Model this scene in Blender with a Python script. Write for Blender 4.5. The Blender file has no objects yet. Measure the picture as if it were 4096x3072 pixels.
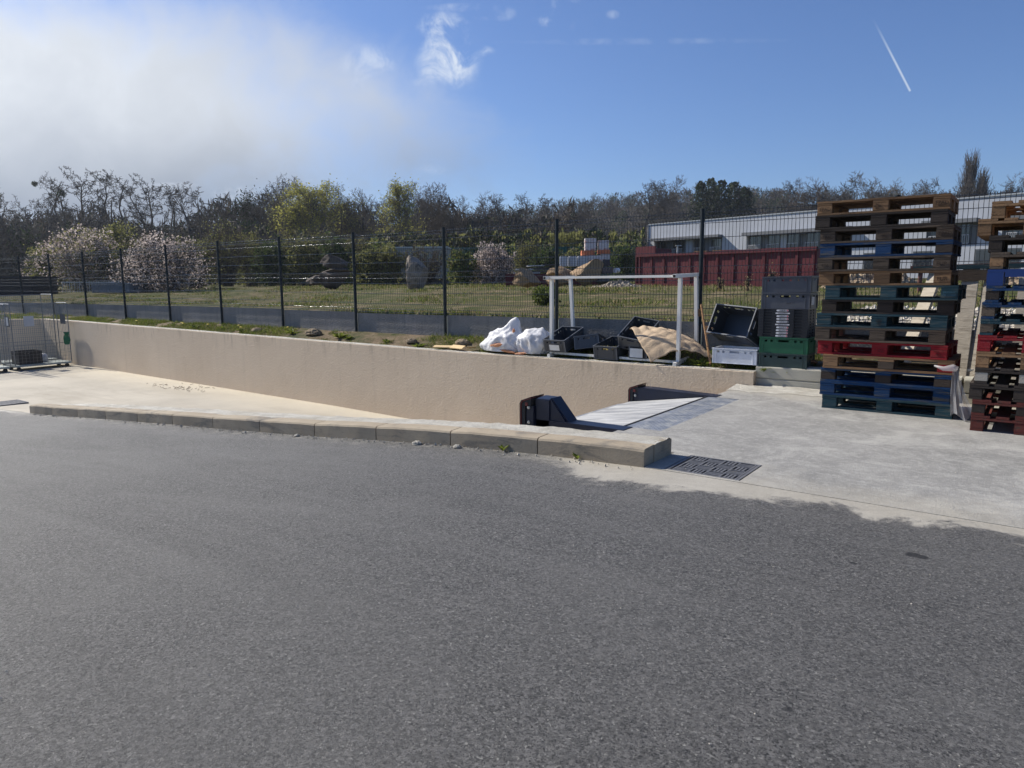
import bpy, bmesh, math, random
import numpy as np
from mathutils import Vector, Matrix, Euler, noise as mnoise
random.seed(7); rng = np.random.default_rng(7)
S = bpy.context.scene; COL = S.collection
# world frame: x runs along the retaining wall and the fence, y away across the lane, z up; metres
# ---------------------------------------------------------------- camera
TH = math.radians(36.5); PITCH = math.radians(8.25); ROLL = math.radians(0.4); EYE = 1.37; FPX = 2840.0
def c2w(X, Y, z=0.0):                      # viewer-aligned plan metres -> world
    return Vector((X*math.cos(TH)-Y*math.sin(TH), X*math.sin(TH)+Y*math.cos(TH), z))
cam_d = bpy.data.cameras.new('camera'); cam = bpy.data.objects.new('camera', cam_d); COL.objects.link(cam)
S.camera = cam
cam_d.sensor_width = 36; cam_d.lens = 36*710/1024.0; cam_d.clip_end = 3000; cam_d.clip_start = .05
fw = c2w(0, math.cos(PITCH), -math.sin(PITCH)); up0 = c2w(0, math.sin(PITCH), math.cos(PITCH)); rt0 = c2w(1, 0)
rt = rt0*math.cos(ROLL)-up0*math.sin(ROLL); up = up0*math.cos(ROLL)+rt0*math.sin(ROLL)
cam.matrix_world = Matrix(((rt.x, up.x, -fw.x, 0), (rt.y, up.y, -fw.y, 0), (rt.z, up.z, -fw.z, EYE), (0, 0, 0, 1)))
def far(x, y, D):                          # point D metres ahead, from its surveyed bearing and elevation
    X = (x-2048)/FPX; Zc = (1536-y)/FPX
    d = fw + rt*X + up*Zc; Yc = d.dot(c2w(0, 1)); return Vector((0, 0, EYE)) + d*(D/Yc)
# ---------------------------------------------------------------- sun, sky, exposure
SUNDIR = Vector((1.0, .075, -.78)).normalized()
sd = bpy.data.lights.new('sun', 'SUN'); sun = bpy.data.objects.new('sun', sd); COL.objects.link(sun)
sd.energy = 5.0; sd.angle = math.radians(.5); sd.color = (1, .94, .84)
sun.rotation_euler = SUNDIR.to_track_quat('-Z', 'Y').to_euler()
S.view_settings.view_transform = 'Standard'; S.view_settings.look = 'None'; S.view_settings.exposure = 0.38; S.view_settings.gamma = 1
W = bpy.data.worlds.new('World'); S.world = W; W.use_nodes = True
def build_sky():
    nt = W.node_tree; N = nt.nodes; L = nt.links; N.clear()
    def n(t, **k):
        o = N.new(t)
        for a, b in k.items(): setattr(o, a, b)
        return o
    def m(op, a, b=None, c=None, clamp=False):
        o = n('ShaderNodeMath', operation=op); o.use_clamp = clamp
        for i, v in enumerate((a, b, c)):
            if v is None: continue
            if isinstance(v, (int, float)): o.inputs[i].default_value = v
            else: L.new(v, o.inputs[i])
        return o.outputs[0]
    def vdot(vec, d):
        o = n('ShaderNodeVectorMath', operation='DOT_PRODUCT'); L.new(vec, o.inputs[0]); o.inputs[1].default_value = d; return o.outputs['Value']
    sky = n('ShaderNodeTexSky', sky_type='NISHITA'); sky.sun_disc = False
    ts = -SUNDIR
    sky.sun_elevation = math.asin(ts.z); sky.sun_rotation = math.atan2(ts.x, ts.y)
    sky.altitude = 100; sky.air_density = 1.0; sky.dust_density = .6; sky.ozone_density = 2.2
    tc = n('ShaderNodeTexCoord'); dirv = tc.outputs['Generated']
    a = c2w(1, 0); b = c2w(0, 1)
    yy = m('MAXIMUM', vdot(dirv, b), .08)
    sx = m('DIVIDE', vdot(dirv, a), yy); sz = m('DIVIDE', vdot(dirv, (0, 0, 1)), yy)
    cmb = n('ShaderNodeCombineXYZ'); L.new(sx, cmb.inputs[0]); L.new(sz, cmb.inputs[1])
    def nz(scale, detail=6, rough=.55, dist=0.0, off=(0, 0, 0), sc=(1, 1, 1)):
        mp = n('ShaderNodeMapping'); mp.inputs['Location'].default_value = off; mp.inputs['Scale'].default_value = sc
        L.new(cmb.outputs[0], mp.inputs[0])
        o = n('ShaderNodeTexNoise'); o.inputs['Scale'].default_value = scale; o.inputs['Detail'].default_value = detail
        o.inputs['Roughness'].default_value = rough; o.inputs['Distortion'].default_value = dist
        L.new(mp.outputs[0], o.inputs[0]); return o.outputs['Fac']
    soft = nz(3.2, 4, .5); fine = nz(22, 8, .62, .6); fine2 = nz(9, 7, .6, .4, (3, 1, 0))
    def ss(x, e0, e1):
        o = n('ShaderNodeMapRange', interpolation_type='SMOOTHSTEP'); L.new(x, o.inputs[0])
        o.inputs[1].default_value = e0; o.inputs[2].default_value = e1; o.inputs[3].default_value = 0; o.inputs[4].default_value = 1
        return o.outputs[0]
    def ell(cx, cz, rx, rz, wob=.0, src=None):
        e = m('ADD', m('POWER', m('ABSOLUTE', m('MULTIPLY', m('SUBTRACT', sx, cx), 1/rx)), 2), m('POWER', m('ABSOLUTE', m('MULTIPLY', m('SUBTRACT', sz, cz), 1/rz)), 2))
        if wob: e = m('ADD', e, m('MULTIPLY', m('SUBTRACT', src or soft, .5), wob))
        if wob and src is None: e = m('ADD', e, m('MULTIPLY', m('SUBTRACT', fine2, .5), .75))
        return e
    # wide soft veil of cloud to the left
    veil = m('MULTIPLY', ss(ell(-.76, .19, .74, .225, 1.1), 1.15, .25), ss(m('ADD', m('MULTIPLY', sz, -1), m('MULTIPLY', soft, .35)), -.46, -.20))
    veil2 = ss(ell(-.80, .06, .46, .15, .6), 1.1, .2)
    veilm = m('MAXIMUM', veil, veil2)
    # brightness of the veil: bright above, grey underside low down on the left
    bri = ss(m('ADD', sz, m('MULTIPLY', m('SUBTRACT', soft, .5), .16)), .09, .27)
    skyc = n('ShaderNodeMix', data_type='RGBA'); ramp = n('ShaderNodeMix', data_type='RGBA')
    L.new(m('MULTIPLY', bri, m('ADD', .80, m('MULTIPLY', ss(fine2, .3, .7), .2))), ramp.inputs[0]); ramp.inputs[6].default_value = (.185, .22, .285, 1); ramp.inputs[7].default_value = (.56, .59, .63, 1)
    # glare of the sun behind the veil
    glare = m('POWER', m('MAXIMUM', vdot(dirv, tuple(-SUNDIR)), 0), 16)
    ga = n('ShaderNodeMix', data_type='RGBA', blend_type='ADD'); ga.inputs[0].default_value = 1; L.new(ramp.outputs[2], ga.inputs[6])
    gm = n('ShaderNodeCombineXYZ'); g2 = m('MULTIPLY', glare, .9)
    for i in range(3): L.new(g2, gm.inputs[i])
    L.new(gm.outputs[0], ga.inputs[7])
    # clear sky: Nishita scaled
    skys = n('ShaderNodeVectorMath', operation='MULTIPLY'); L.new(sky.outputs[0], skys.inputs[0])
    skys.inputs[1].default_value = (.053, .066, .091)
    L.new(m('MULTIPLY', veilm, .97), skyc.inputs[0]); L.new(skys.outputs[0], skyc.inputs[6]); L.new(ga.outputs[2], skyc.inputs[7])
    # small fibrous clouds
    wm = None
    for (px, py, rx, rz, st) in [(1790, 235, 105, 85, 1.0), (1815, 290, 45, 55, .7), (1770, 115, 75, 45, .75), (1500, 235, 75, 45, .45), (1450, 270, 60, 60, .35), (1910, 205, 50, 18, .5), (1960, 60, 50, 14, .35), (2010, 55, 40, 20, .25),
                                 (2260, 25, 40, 70, .7), (2205, 80, 60, 20, .45), (2450, 58, 22, 14, .3), (1715, 330, 55, 16, .4), (930, 775, 70, 26, .9), (990, 790, 50, 20, .7), (1720, 680, 45, 18, .3), (2600, 165, 420, 10, .13), (1870, 30, 120, 12, .25), (700, 742, 90, 10, .3)]:
        d = far(px, py, 100)-Vector((0, 0, EYE)); Y = d.dot(c2w(0, 1)); cx = d.dot(c2w(1, 0))/Y; cz = d.z/Y
        e = ell(cx, cz, rx*1.25/FPX, rz*1.25/FPX, 2.2, fine2)
        k = m('MULTIPLY', ss(e, 1.5, -.3), m('MULTIPLY', ss(fine, .40, .68), st*1.35))
        wm = k if wm is None else m('MAXIMUM', wm, k)
    # condensation trail
    def sp(px, py):
        d = far(px, py, 100)-Vector((0, 0, EYE)); Y = d.dot(c2w(0, 1)); return d.dot(c2w(1, 0))/Y, d.z/Y
    x0, z0 = sp(3482, 56); x1, z1 = sp(3642, 367); ln = math.hypot(x1-x0, z1-z0); tx, tz = (x1-x0)/ln, (z1-z0)/ln
    t = m('ADD', m('MULTIPLY', m('SUBTRACT', sx, x0), tx/ln), m('MULTIPLY', m('SUBTRACT', sz, z0), tz/ln))
    dd = m('ABSOLUTE', m('ADD', m('MULTIPLY', m('SUBTRACT', sx, x0), -tz), m('MULTIPLY', m('SUBTRACT', sz, z0), tx)))
    tr = m('MULTIPLY', ss(dd, .0021, .0006), m('MULTIPLY', ss(t, .0, .75), ss(t, 1.0, .985)))
    wm = m('MAXIMUM', wm, m('MULTIPLY', tr, .6))
    o2 = n('ShaderNodeMix', data_type='RGBA'); L.new(m('MINIMUM', wm, .92), o2.inputs[0]); L.new(skyc.outputs[2], o2.inputs[6]); o2.inputs[7].default_value = (.56, .62, .71, 1)
    bg = n('ShaderNodeBackground'); L.new(o2.outputs[2], bg.inputs[0]); bg.inputs[1].default_value = 1.0
    out = n('ShaderNodeOutputWorld'); L.new(bg.outputs[0], out.inputs[0])
build_sky()
# ---------------------------------------------------------------- materials
MATS = {}
def mat(name, c1, c2=None, scale=4, rough=.8, metal=0.0, bump=0.0, bscale=None, c3=None, s3=.6, t3=(.55, .7), stretch=(1, 1, 1), spec=.5, alpha=None, trans=0, rnd=0.0, detail=6, obj=True, coat=0, sub=0):
    if name in MATS: return MATS[name]
    M = bpy.data.materials.new(name); M.use_nodes = True; nt = M.node_tree; N = nt.nodes; L = nt.links
    P = N['Principled BSDF']; P.inputs['Roughness'].default_value = rough; P.inputs['Metallic'].default_value = metal
    P.inputs['Specular IOR Level'].default_value = spec; P.inputs['Coat Weight'].default_value = coat
    tc = N.new('ShaderNodeTexCoord'); mp = N.new('ShaderNodeMapping'); mp.inputs['Scale'].default_value = stretch
    L.new(tc.outputs['Object'], mp.inputs[0])
    if rnd or True:
        oi = N.new('ShaderNodeObjectInfo'); va = N.new('ShaderNodeVectorMath'); va.operation = 'MULTIPLY'
        cb = N.new('ShaderNodeCombineXYZ')
        for i in range(3): L.new(oi.outputs['Random'], cb.inputs[i])
        L.new(cb.outputs[0], va.inputs[0]); va.inputs[1].default_value = (17, 23, 31) if rnd else (0, 0, 0)
        ad = N.new('ShaderNodeVectorMath'); ad.operation = 'ADD'; L.new(mp.outputs[0], ad.inputs[0]); L.new(va.outputs[0], ad.inputs[1]); vec = ad.outputs[0]
    def noise(sc, det=detail, ro=.6):
        o = N.new('ShaderNodeTexNoise'); o.inputs['Scale'].default_value = sc; o.inputs['Detail'].default_value = det; o.inputs['Roughness'].default_value = ro
        L.new(vec, o.inputs[0]); return o.outputs['Fac']
    def cr(f, a, b):
        o = N.new('ShaderNodeMapRange'); L.new(f, o.inputs[0]); o.inputs[1].default_value = a; o.inputs[2].default_value = b; return o.outputs[0]
    mx = N.new('ShaderNodeMix'); mx.data_type = 'RGBA'
    L.new(cr(noise(scale), .3, .7), mx.inputs[0]); mx.inputs[6].default_value = (*c1, 1); mx.inputs[7].default_value = (*(c2 or c1), 1); col = mx.outputs[2]
    if c3:
        m2 = N.new('ShaderNodeMix'); m2.data_type = 'RGBA'; L.new(cr(noise(s3, 8, .7), *t3), m2.inputs[0]); L.new(col, m2.inputs[6]); m2.inputs[7].default_value = (*c3, 1); col = m2.outputs[2]
    if rnd:
        hs = N.new('ShaderNodeHueSaturation'); mr = N.new('ShaderNodeMapRange'); L.new(oi.outputs['Random'], mr.inputs[0]); mr.inputs[3].default_value = 1-rnd; mr.inputs[4].default_value = 1+rnd
        L.new(mr.outputs[0], hs.inputs['Value']); L.new(col, hs.inputs['Color']); col = hs.outputs[0]
    L.new(col, P.inputs['Base Color'])
    if bump:
        bp = N.new('ShaderNodeBump'); bp.inputs['Strength'].default_value = bump; bp.inputs['Distance'].default_value = .02
        L.new(noise(bscale or scale*6, 5, .6), bp.inputs['Height']); L.new(bp.outputs[0], P.inputs['Normal'])
    if alpha is not None: P.inputs['Alpha'].default_value = alpha
    if trans:
        P.inputs['Transmission Weight'].default_value = trans
    if sub:
        P.inputs['Subsurface Weight'].default_value = sub; P.inputs['Subsurface Radius'].default_value = (.03, .03, .03)
    MATS[name] = M; return M
def leafmat(name, c1, c2, tl=.35):
    M = bpy.data.materials.new(name); M.use_nodes = True; nt = M.node_tree; N = nt.nodes; L = nt.links; P = N['Principled BSDF']
    P.inputs['Roughness'].default_value = .7; P.inputs['Specular IOR Level'].default_value = .25
    tc = N.new('ShaderNodeTexCoord'); nz = N.new('ShaderNodeTexNoise'); nz.inputs['Scale'].default_value = .9; nz.inputs['Detail'].default_value = 5
    L.new(tc.outputs['Object'], nz.inputs[0]); mr = N.new('ShaderNodeMapRange'); L.new(nz.outputs['Fac'], mr.inputs[0]); mr.inputs[1].default_value = .35; mr.inputs[2].default_value = .65
    mx = N.new('ShaderNodeMix'); mx.data_type = 'RGBA'; L.new(mr.outputs[0], mx.inputs[0]); mx.inputs[6].default_value = (*c1, 1); mx.inputs[7].default_value = (*c2, 1)
    L.new(mx.outputs[2], P.inputs['Base Color'])
    T = N.new('ShaderNodeBsdfTranslucent'); L.new(mx.outputs[2], T.inputs[0]); ms = N.new('ShaderNodeMixShader'); ms.inputs[0].default_value = tl
    L.new(P.outputs[0], ms.inputs[1]); L.new(T.outputs[0], ms.inputs[2]); L.new(ms.outputs[0], N['Material Output'].inputs[0]); MATS[name] = M; return M
# ---- ground type materials with several layers (object space = world space, because these sheets stand at the origin)
def ground_mat(name, kind):
    M = bpy.data.materials.new(name); M.use_nodes = True; nt = M.node_tree; N = nt.nodes; L = nt.links; P = N['Principled BSDF']
    tc = N.new('ShaderNodeTexCoord'); vec = tc.outputs['Object']
    def noise(sc, det=6, ro=.6, dist=0, st=None):
        o = N.new('ShaderNodeTexNoise'); o.inputs['Scale'].default_value = sc; o.inputs['Detail'].default_value = det; o.inputs['Roughness'].default_value = ro; o.inputs['Distortion'].default_value = dist
        if st:
            mp = N.new('ShaderNodeMapping'); mp.inputs['Scale'].default_value = st[:3]
            if len(st) > 3: mp.inputs['Rotation'].default_value = (0, 0, st[3])
            L.new(vec, mp.inputs[0]); L.new(mp.outputs[0], o.inputs[0])
        else: L.new(vec, o.inputs[0])
        return o.outputs['Fac']
    def vor(sc, feat='F1', out='Distance'):
        o = N.new('ShaderNodeTexVoronoi'); o.inputs['Scale'].default_value = sc; o.feature = feat; L.new(vec, o.inputs[0]); return o.outputs[out]
    def mr(f, a, b, c=0., d=1., smooth=False):
        o = N.new('ShaderNodeMapRange'); L.new(f, o.inputs[0])
        if smooth: o.interpolation_type = 'SMOOTHSTEP'
        for i, v in enumerate((a, b, c, d)): o.inputs[i+1].default_value = v
        return o.outputs[0]
    def mix(f, a, b, bt='MIX'):
        o = N.new('ShaderNodeMix'); o.data_type = 'RGBA'; o.blend_type = bt
        for i, v in ((0, f), (6, a), (7, b)):
            if isinstance(v, (int, float)): o.inputs[i].default_value = v
            elif isinstance(v, tuple): o.inputs[i].default_value = (*v, 1)
            else: L.new(v, o.inputs[i])
        return o.outputs[2]
    def mth(op, a, b):
        o = N.new('ShaderNodeMath'); o.operation = op
        for i, v in enumerate((a, b)):
            if isinstance(v, (int, float)): o.inputs[i].default_value = v
            else: L.new(v, o.inputs[i])
        return o.outputs[0]
    def bump(h, s, d, prev=None):
        b = N.new('ShaderNodeBump'); b.inputs['Strength'].default_value = s; b.inputs['Distance'].default_value = d; L.new(h, b.inputs['Height'])
        if prev: L.new(prev, b.inputs['Normal'])
        return b.outputs[0]
    sep = N.new('ShaderNodeSeparateXYZ'); L.new(vec, sep.inputs[0]); X, Y = sep.outputs[0], sep.outputs[1]
    P.inputs['Roughness'].default_value = .85
    def concrete():
        c = mix(mr(noise(.9, 8, .65), .3, .7), (.215, .21, .195), (.325, .315, .295))
        c = mix(mr(noise(3, 8, .7, 1.0), .45, .75), c, (.39, .38, .35))
        c = mix(mth('MULTIPLY', mr(noise(18, 7, .85), .50, .62), .5), c, (.50, .49, .455))
        c = mix(mth('MULTIPLY', mr(noise(1.4, 8, .75, 1.2), .50, .62), .5), c, (.52, .505, .46))
        c = mix(mth('MULTIPLY', mr(noise(2.2, 8, .75, 0, (1, 4, 1, .5)), .5, .8), .5), c, (.17, .168, .16))
        c = mix(mth('MULTIPLY', mr(noise(120, 4, .8), .48, .68), .55), c, (.11, .108, .10))
        return c
    if kind == 'asphalt':
        cid = vor(78, 'F1', 'Color'); sp = N.new('ShaderNodeSeparateColor'); L.new(cid, sp.inputs[0])
        c = mix(sp.outputs[0], (.125, .122, .116), (.27, .262, .25))
        c = mix(mr(noise(105, 4, .8, .6), .40, .50), (.014, .014, .015), c)  # dark pits: shade between the stones put into the colour
        c = mix(mr(noise(42, 4, .75, .9), .33, .45), (.035, .034, .034), c)  # larger pits, their shade painted dark as well
        c = mix(mr(noise(75, 2, .5), .64, .70), c, (.40, .39, .36))
        c = mix(mth('MULTIPLY', mr(noise(.45, 7, .65), .42, .68), .40), c, (.235, .23, .215))
        c = mix(mth('MULTIPLY', mr(noise(1.3, 6, .7, .8, (1, 2.2, 1, -.3)), .5, .75), .30), c, (.26, .25, .235))
        c = mix(mr(noise(30, 2, .5), .74, .80), c, (.26, .25, .235))
        c = mix(mth('MULTIPLY', mr(noise(1.0, 5, .6, 1.5, (.25, 1.6, 1, .75)), .52, .75), .22), c, (.045, .044, .043))
        # cement dust and slurry spilt over the asphalt near the kerb and the apron
        edge = mth('ADD', mth('ADD', Y, mth('MULTIPLY', mth('SUBTRACT', noise(2.2, 8, .7, .6), .5), 1.1)), mth('MULTIPLY', mr(X, -3.0, -2.3, smooth=True), mr(X, -1.0, -1.9, 0., .30)))
        k1 = mr(edge, 4.42, 4.62, smooth=True)
        right = mr(mth('ADD', X, mth('MULTIPLY', noise(1.7), .9)), -3.2, -2.1, smooth=True)
        spill = mth('MULTIPLY', k1, right)
        film = mth('MULTIPLY', mr(edge, 4.15, 4.75), mth('MULTIPLY', mr(noise(7, 8, .75), .48, .62), .45))
        left = mth('MULTIPLY', mr(X, -15.2, -13.0, 1, 0), mr(edge, 4.45, 4.62, smooth=True))
        c = mix(mth('MULTIPLY', mr(noise(.9, 4, .55, 2.0, (.12, 1.5, 1, -.45)), .48, .70), .28), c, (.27, .265, .25))
        st = None
        for (px_, py_, rr_) in [(-0.41, 3.93, 0.035), (-0.37, 3.92, 0.03), (-0.63, 3.64, 0.016), (-0.55, 2.22, 0.018)]:
            dx = mth('SUBTRACT', X, px_); dy = mth('SUBTRACT', Y, py_); dd = mth('ADD', mth('SQRT', mth('ADD', mth('MULTIPLY', dx, dx), mth('MULTIPLY', dy, dy)), 0), mth('MULTIPLY', noise(22, 4, .7), .05)); q = mr(dd, rr_+.03, rr_+.018)
            st = q if st is None else mth('MAXIMUM', st, q)
        c = mix(mth('MULTIPLY', st, .85), c, (.018, .018, .019))
        allm = mth('MAXIMUM', mth('MAXIMUM', spill, film), left)
        cc = mix(.55, concrete(), (.44, .395, .31))
        allm = mth('MULTIPLY', allm, mr(mth('ADD', noise(38, 5, .8), mth('MULTIPLY', mr(edge, 4.38, 4.75), .35)), .42, .60)); c = mix(allm, c, cc)
        nrm = bump(noise(46, 6, .8, .6), 1.0, .045); nrm = bump(noise(190, 3, .7), .7, .006, nrm); nrm = bump(noise(4, 4), .15, .02, nrm)
        P.inputs['Roughness'].default_value = .58; P.inputs['Specular IOR Level'].default_value = .5
        mv = N.new('ShaderNodeMix'); mv.data_type = 'VECTOR'; L.new(mth('MULTIPLY', allm, .8), mv.inputs[0]); L.new(nrm, mv.inputs[4]); L.new(bump(noise(60, 8, .75), .5, .012), mv.inputs[5])
        L.new(mv.outputs[1], P.inputs['Normal']); L.new(c, P.inputs['Base Color'])
    elif kind == 'slab':
        c = concrete()
        edge = mth('ADD', Y, mth('MULTIPLY', mth('SUBTRACT', noise(1.6, 8, .7, .6), .5), 1.3))
        c = mix(mth('MULTIPLY', mr(edge, 8.3, 8.9), .6), c, (.47, .43, .35))
        c = mix(mth('MULTIPLY', mr(edge, 5.2, 4.5), .6), c, (.44, .40, .32))
        nrm = bump(noise(60, 8, .75), .6, .014); nrm = bump(noise(5, 6, .7), .25, .03, nrm)
        P.inputs['Roughness'].default_value = .75; P.inputs['Specular IOR Level'].default_value = .5
        L.new(nrm, P.inputs['Normal']); L.new(c, P.inputs['Base Color'])
    elif kind == 'lane':
        c = mix(mr(noise(.7, 8, .65), .3, .7), (.37, .335, .27), (.50, .455, .37))
        c = mix(mth('MULTIPLY', mr(noise(.9, 8, .7, .5, (.35, 1.6, 1, .15)), .5, .72), .6), c, (.27, .235, .18))
        c = mix(mr(noise(5, 8, .7), .62, .8), c, (.56, .52, .44))
        e2 = mth('ADD', Y, mth('MULTIPLY', mth('SUBTRACT', noise(1.2, 8, .7), .5), 1.2))
        c = mix(mth('MULTIPLY', mr(e2, 7.6, 8.9), .5), c, (.60, .53, .40))
        c = mix(mth('MULTIPLY', mr(noise(110, 3, .8), .5, .75), .25), c, (.22, .19, .15))
        nrm = bump(noise(50, 8, .75), .4, .01); nrm = bump(noise(4, 6, .7), .4, .03, nrm)
        L.new(nrm, P.inputs['Normal']); L.new(c, P.inputs['Base Color'])
    elif kind == 'field':
        c = mix(mr(noise(.35, 8, .7), .40, .62), (.060, .072, .018), (.15, .115, .06))
        c = mix(mr(noise(2.5, 8, .75), .42, .62), c, (.060, .078, .018))
        c = mix(mr(noise(1.1, 8, .7), .50, .64), c, (.23, .175, .105))
        c = mix(mr(vor(5), .0, .09), (.32, .27, .19), c)
        nrm = bump(noise(9, 8, .8), .8, .08)
        L.new(nrm, P.inputs['Normal']); L.new(c, P.inputs['Base Color']); P.inputs['Specular IOR Level'].default_value = .15; P.inputs['Roughness'].default_value = .95
    elif kind == 'soil':
        c = mix(mr(noise(3, 8, .7), .35, .65), (.16, .115, .07), (.26, .20, .13))
        c = mix(mr(noise(1.3, 8, .75), .45, .62), c, (.05, .065, .018))
        nrm = bump(noise(14, 8, .8), 1, .06)
        L.new(nrm, P.inputs['Normal']); L.new(c, P.inputs['Base Color']); P.inputs['Specular IOR Level'].default_value = .15
    elif kind == 'hill':
        c = mix(mr(noise(.05, 8, .75), .4, .6), (.030, .027, .018), (.055, .045, .033))
        L.new(c, P.inputs['Base Color']); P.inputs['Specular IOR Level'].default_value = .1; L.new(bump(noise(.3, 8, .8), 1, 1.5), P.inputs['Normal'])
    elif kind == 'render':                      # sand coloured rendered wall
        c = mix(mr(noise(.8, 8, .6), .3, .7), (.60, .485, .355), (.67, .55, .41))
        c = mix(mth('MULTIPLY', mr(noise(1.0, 6, .7, 0, (5, 5, .18)), .55, .8), .22), c, (.30, .25, .19))
        Z = sep.outputs[2]
        drip = mth('MULTIPLY', mr(noise(9, 3, .6, 0, (1, 1, .12)), .56, .66), mr(mth('ADD', Z, mth('MULTIPLY', noise(3, 2, .5, 0, (1, 1, .01)), .3)), .05, .32))
        c = mix(mth('MULTIPLY', drip, .30), c, (.22, .18, .13))
        nrm = bump(noise(38, 5, .65), .8, .015); nrm = bump(noise(2.2, 3), .25, .05, nrm)
        P.inputs['Roughness'].default_value = .9
        L.new(nrm, P.inputs['Normal']); L.new(c, P.inputs['Base Color'])
    elif kind == 'plinth':                      # grey precast boards under the mesh
        c = mix(mr(noise(1.5, 8, .6), .3, .7), (.17, .165, .155), (.26, .25, .235))
        c = mix(mth('MULTIPLY', mr(noise(4, 6, .7, 0, (3, 3, .25)), .5, .75), .6), c, (.09, .095, .105))
        nrm = bump(noise(26, 4, .6), .9, .03)
        L.new(nrm, P.inputs['Normal']); L.new(c, P.inputs['Base Color'])
    elif kind == 'kerb':
        c = mix(mr(noise(1.5, 8, .65), .3, .7), (.27, .218, .152), (.37, .31, .225))
        c = mix(mth('MULTIPLY', mr(noise(1.7, 6, .75, .6, (1, 1, 4)), .53, .66), .75), c, (.12, .11, .095))
        c = mix(mth('MULTIPLY', mr(noise(14, 8, .75), .55, .75), .6), c, (.17, .15, .12))
        nrm = bump(noise(45, 8, .7), .5, .008)
        L.new(nrm, P.inputs['Normal']); L.new(c, P.inputs['Base Color'])
    elif kind == 'mortar':
        c = mix(mr(noise(3, 8, .7), .35, .65), (.50, .465, .39), (.74, .715, .64))
        c = mix(mth('MULTIPLY', mr(noise(1.1, 8, .7, 0, (1, 3, 1)), .5, .7), .6), c, (.40, .36, .29))
        c = mix(mth('MULTIPLY', mr(noise(45, 6, .8), .52, .66), .5), c, (.34, .31, .25)); nrm = bump(noise(22, 8, .8), 1, .05)
        L.new(nrm, P.inputs['Normal']); L.new(c, P.inputs['Base Color'])
    elif kind == 'gravel':
        cid = vor(14, 'F1', 'Color'); sp = N.new('ShaderNodeSeparateColor'); L.new(cid, sp.inputs[0])
        c = mix(sp.outputs[0], (.22, .19, .15), (.55, .50, .42)); c = mix(mr(vor(14, 'DISTANCE_TO_EDGE'), 0, .12), (.06, .05, .04), c)
        L.new(bump(vor(14), 1, .08), P.inputs['Normal']); L.new(c, P.inputs['Base Color'])
    MATS[name] = M; return M
for k in ('asphalt', 'slab', 'lane', 'field', 'soil', 'hill', 'render', 'plinth', 'kerb', 'mortar', 'gravel'): ground_mat(k, k)
GM = MATS
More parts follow.
